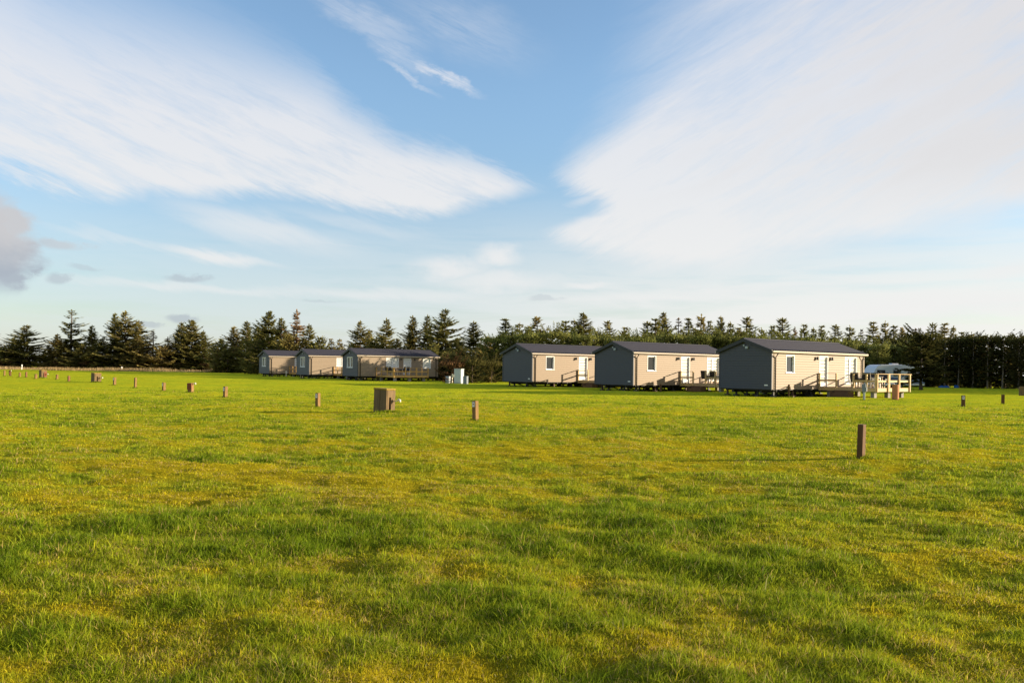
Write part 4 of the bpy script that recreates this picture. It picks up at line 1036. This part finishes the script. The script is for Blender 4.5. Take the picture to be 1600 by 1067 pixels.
def pillar(px, py, h, rad, label, hose):
    X, D = G(px, py); r = empty('hose_pillar', (X, D, gz(X, D))); tag(r, label, 'pillar', 'terracotta pipe pillars')
    m = MB(); m.tube([(0, 0, -.1), (0, 0, h - .05), (0, 0, h)], [rad, rad, rad * 1.02], 20, False); m.tube([(0, 0, h), (0, 0, h - .12)], [rad * .86, rad * .86], 20, False)
    n = 20; k = len(m.v)
    ring = [(rad * f * math.cos(2 * math.pi * i / n), rad * f * math.sin(2 * math.pi * i / n), h) for f in (1.02, .86) for i in range(n)]
    m.add(ring, [(i, (i + 1) % n, n + (i + 1) % n, n + i) for i in range(n)]); m.tube([(0, 0, h - .121), (0, 0, h - .13)], [rad * .87] * 2, 20)
    m.build('clay_pipe', M['terra'], r, True)
    if hose:
        pts = [(-.05, 0, h - .1), (-.08, -.02, h + .05), (-.22, -.05, h + .09), (-.42, -.08, h + .06), (-.62, -.1, h - .06), (-.72, -.1, h - .14)]
        m = MB(); m.tube(pts, .018, 8); m.build('hose', M['hose'], r, True)
    POSTS_XY.append((X, D, 1.0))
pillar(1399, 624.5, .88, .19, 'terracotta pipe pillar with a white hose by the nearest deck', True)
pillar(618.5, 593.5, .75, .20, 'terracotta pipe pillar before the long left-group deck', False)
def cabinets():
    X, D = G(717, 599); z = gz(X, D)
    r = empty('electrical_cabinet', (X, D, z), R(-28)); tag(r, 'tall white electrical cabinet before the brown bush', 'cabinet')
    m = MB(); m.box(-.40, .40, -.28, .28, .10, 1.40, .02); m.build('housing', M['cabinet'], r)
    m = MB(); m.box(-.385, .385, -.295, -.282, .16, 1.34, .004); d = m.build('door', M['cabinet'], r)
    m = MB(); m.box(.30, .33, -.325, -.297, .72, .86); m.build('handle', M['grey'], d)
    m = MB(); m.box(-.43, .43, -.31, .31, 1.401, 1.46, .02); m.build('roof', M['cabinet'], r)
    m = MB(); m.box(-.41, .41, -.29, .29, -.1, .099); m.build('plinth', M['grey'], r)
    for px, py, w, h, lb, mt in ((700, 597.8, .44, .70, 'grey meter box left of the white electrical cabinet', 'grey'), (727.5, 599.6, .42, .72, 'slate meter box right of the white electrical cabinet', 'grey_dk')):
        X, D = G(px, py); q = empty('meter_box', (X, D, gz(X, D)), R(-28)); tag(q, lb, 'meter box', 'meter boxes by the cabinet')
        m = MB(); m.box(-w / 2, w / 2, -.16, .16, -.1, h, .015); m.build('housing', M[mt], q)
        m = MB(); m.box(-w / 2 + .02, w / 2 - .02, -.176, -.162, .12, h - .05); m.build('door', M[mt], q)
        m = MB(); m.box(-w / 2 - .015, w / 2 + .015, -.18, .18, h + .001, h + .03, .008); m.build('lid', M['grey'], q)
    X, D = G(706.5, 598); q = empty('cable_post', (X, D, gz(X, D)), R(-28)); tag(q, 'thin pale cable post beside the white electrical cabinet', 'post')
    m = MB(); m.box(-.04, .04, -.04, .04, -.1, .95); m.build('stem', M['cream'], q); m = MB(); m.box(.045, .24, -.05, .05, .62, .92, .01); m.build('junction_box', M['cream'], q)
cabinets()

# ------------------------------------------------------------------ caravan
def caravan():
    X, D, _ = AT(1404, 590, 84); r = empty('caravan', (X, D, gz(X, D)), R(4)); tag(r, 'white touring caravan parked in the shade behind the nearest cabin', 'caravan')
    prof = [(-2.72, .42), (-2.80, 1.05), (-2.62, 1.55), (-2.36, 2.10), (-2.14, 2.36), (-1.85, 2.47), (1.9, 2.52), (2.45, 2.46), (2.68, 2.25), (2.74, 1.6), (2.74, .42)]
    m = MB(); m.prism(prof, 'y', 0, 2.2); b = m.build('body', M['caravan'], r)
    bv = b.modifiers.new('round', 'BEVEL'); bv.width = .06; bv.segments = 3; bv.limit_method = 'ANGLE'
    m = MB(); m.prism([(-2.70, .60), (-2.785, .95), (-2.73, 1.22), (2.72, 1.22), (2.72, .60)], 'y', -.012, -.002); m.build('blue_band', M['caravan_blue'], r)
    for a0, a1 in ((-2.2, -1.42), (-.52, .18), (1.0, 2.05)):
        m = MB(); m.box(a0 - .03, a1 + .03, -.028, -.003, 1.34, 1.93, .01); w = m.build('window', M['lamp'], r)
        m = MB(); m.box(a0, a1, -.036, -.029, 1.37, 1.90); m.build('pane', M['glass'], w)
    m = MB(); m.box(-.35, .35, .7, 1.3, 2.50, 2.62, .03); m.build('roof_vent', M['upvc'], r)
    m = MB(); m.box(.25, .85, -.016, -.003, .50, 2.2, .004); d = m.build('door', M['caravan'], r)
    m = MB(); m.box(.29, .40, -.04, -.017, 1.22, 1.27); m.build('handle', M['lamp'], d)
    for y in (-.02, 2.0):
        m = MB(); m.tube([(.1, y, .33), (.1, y + .2, .33)], .33, 18); wh = m.build('wheel', M['lamp'], r, False)
        m = MB(); m.tube([(.1, y - .006 if y < 1 else y + .206, .33), (.1, y + .05 if y < 1 else y + .15, .33)], .2, 14); m.build('rim', M['grey'], wh)
    m = MB(); m.tube([(-2.7, 1.1, .45), (-3.9, 1.1, .45)], .05, 8); m.tube([(-3.5, 1.1, .45), (-3.5, 1.1, .0)], .03, 8); m.build('drawbar', M['grey'], r)
caravan()

# ------------------------------------------------------------------ blue things by the hedge
def tarp(px, py, D, w, h, label, seed):
    X, Y, _ = AT(px, py, D); rg = np.random.default_rng(seed); n, k = 16, 8
    r = bpy.data.objects; V, F = [], []
    for i in range(n + 1):
        for j in range(k + 1):
            u, v = i / n * 2 - 1, j / k * 2 - 1
            e = max(0, 1 - u * u * u * u) * max(0, 1 - v * v)
            V.append((u * w / 2 + rg.normal(0, .012), v * .30 + rg.normal(0, .012), h * e ** .5 * (.55 + .45 * abs(math.sin(u * 3.0))) + rg.normal(0, .014) + (0 if e > 0 else -.02)))
    for i in range(n):
        for j in range(k): a = i * (k + 1) + j; F.append((a, a + k + 1, a + k + 2, a + 1))
    o = mesh_np('folded_tarpaulin' if w > .6 else 'blue_bundle', V, F, 4, M['blue'])
    o.location = (X, Y, gz(X, Y)); tag(o, label, 'tarpaulin')
tarp(1475, 601, 98.5, 1.25, .26, 'long blue tarpaulin lying at the foot of the dark hedge', 3)
tarp(1494, 600, 98.5, .42, .34, 'small blue bundle right of the long blue tarpaulin', 4)

build_grass()
for o in TREES:
    for k in ('h', 'r'):
        if k in o: del o[k]
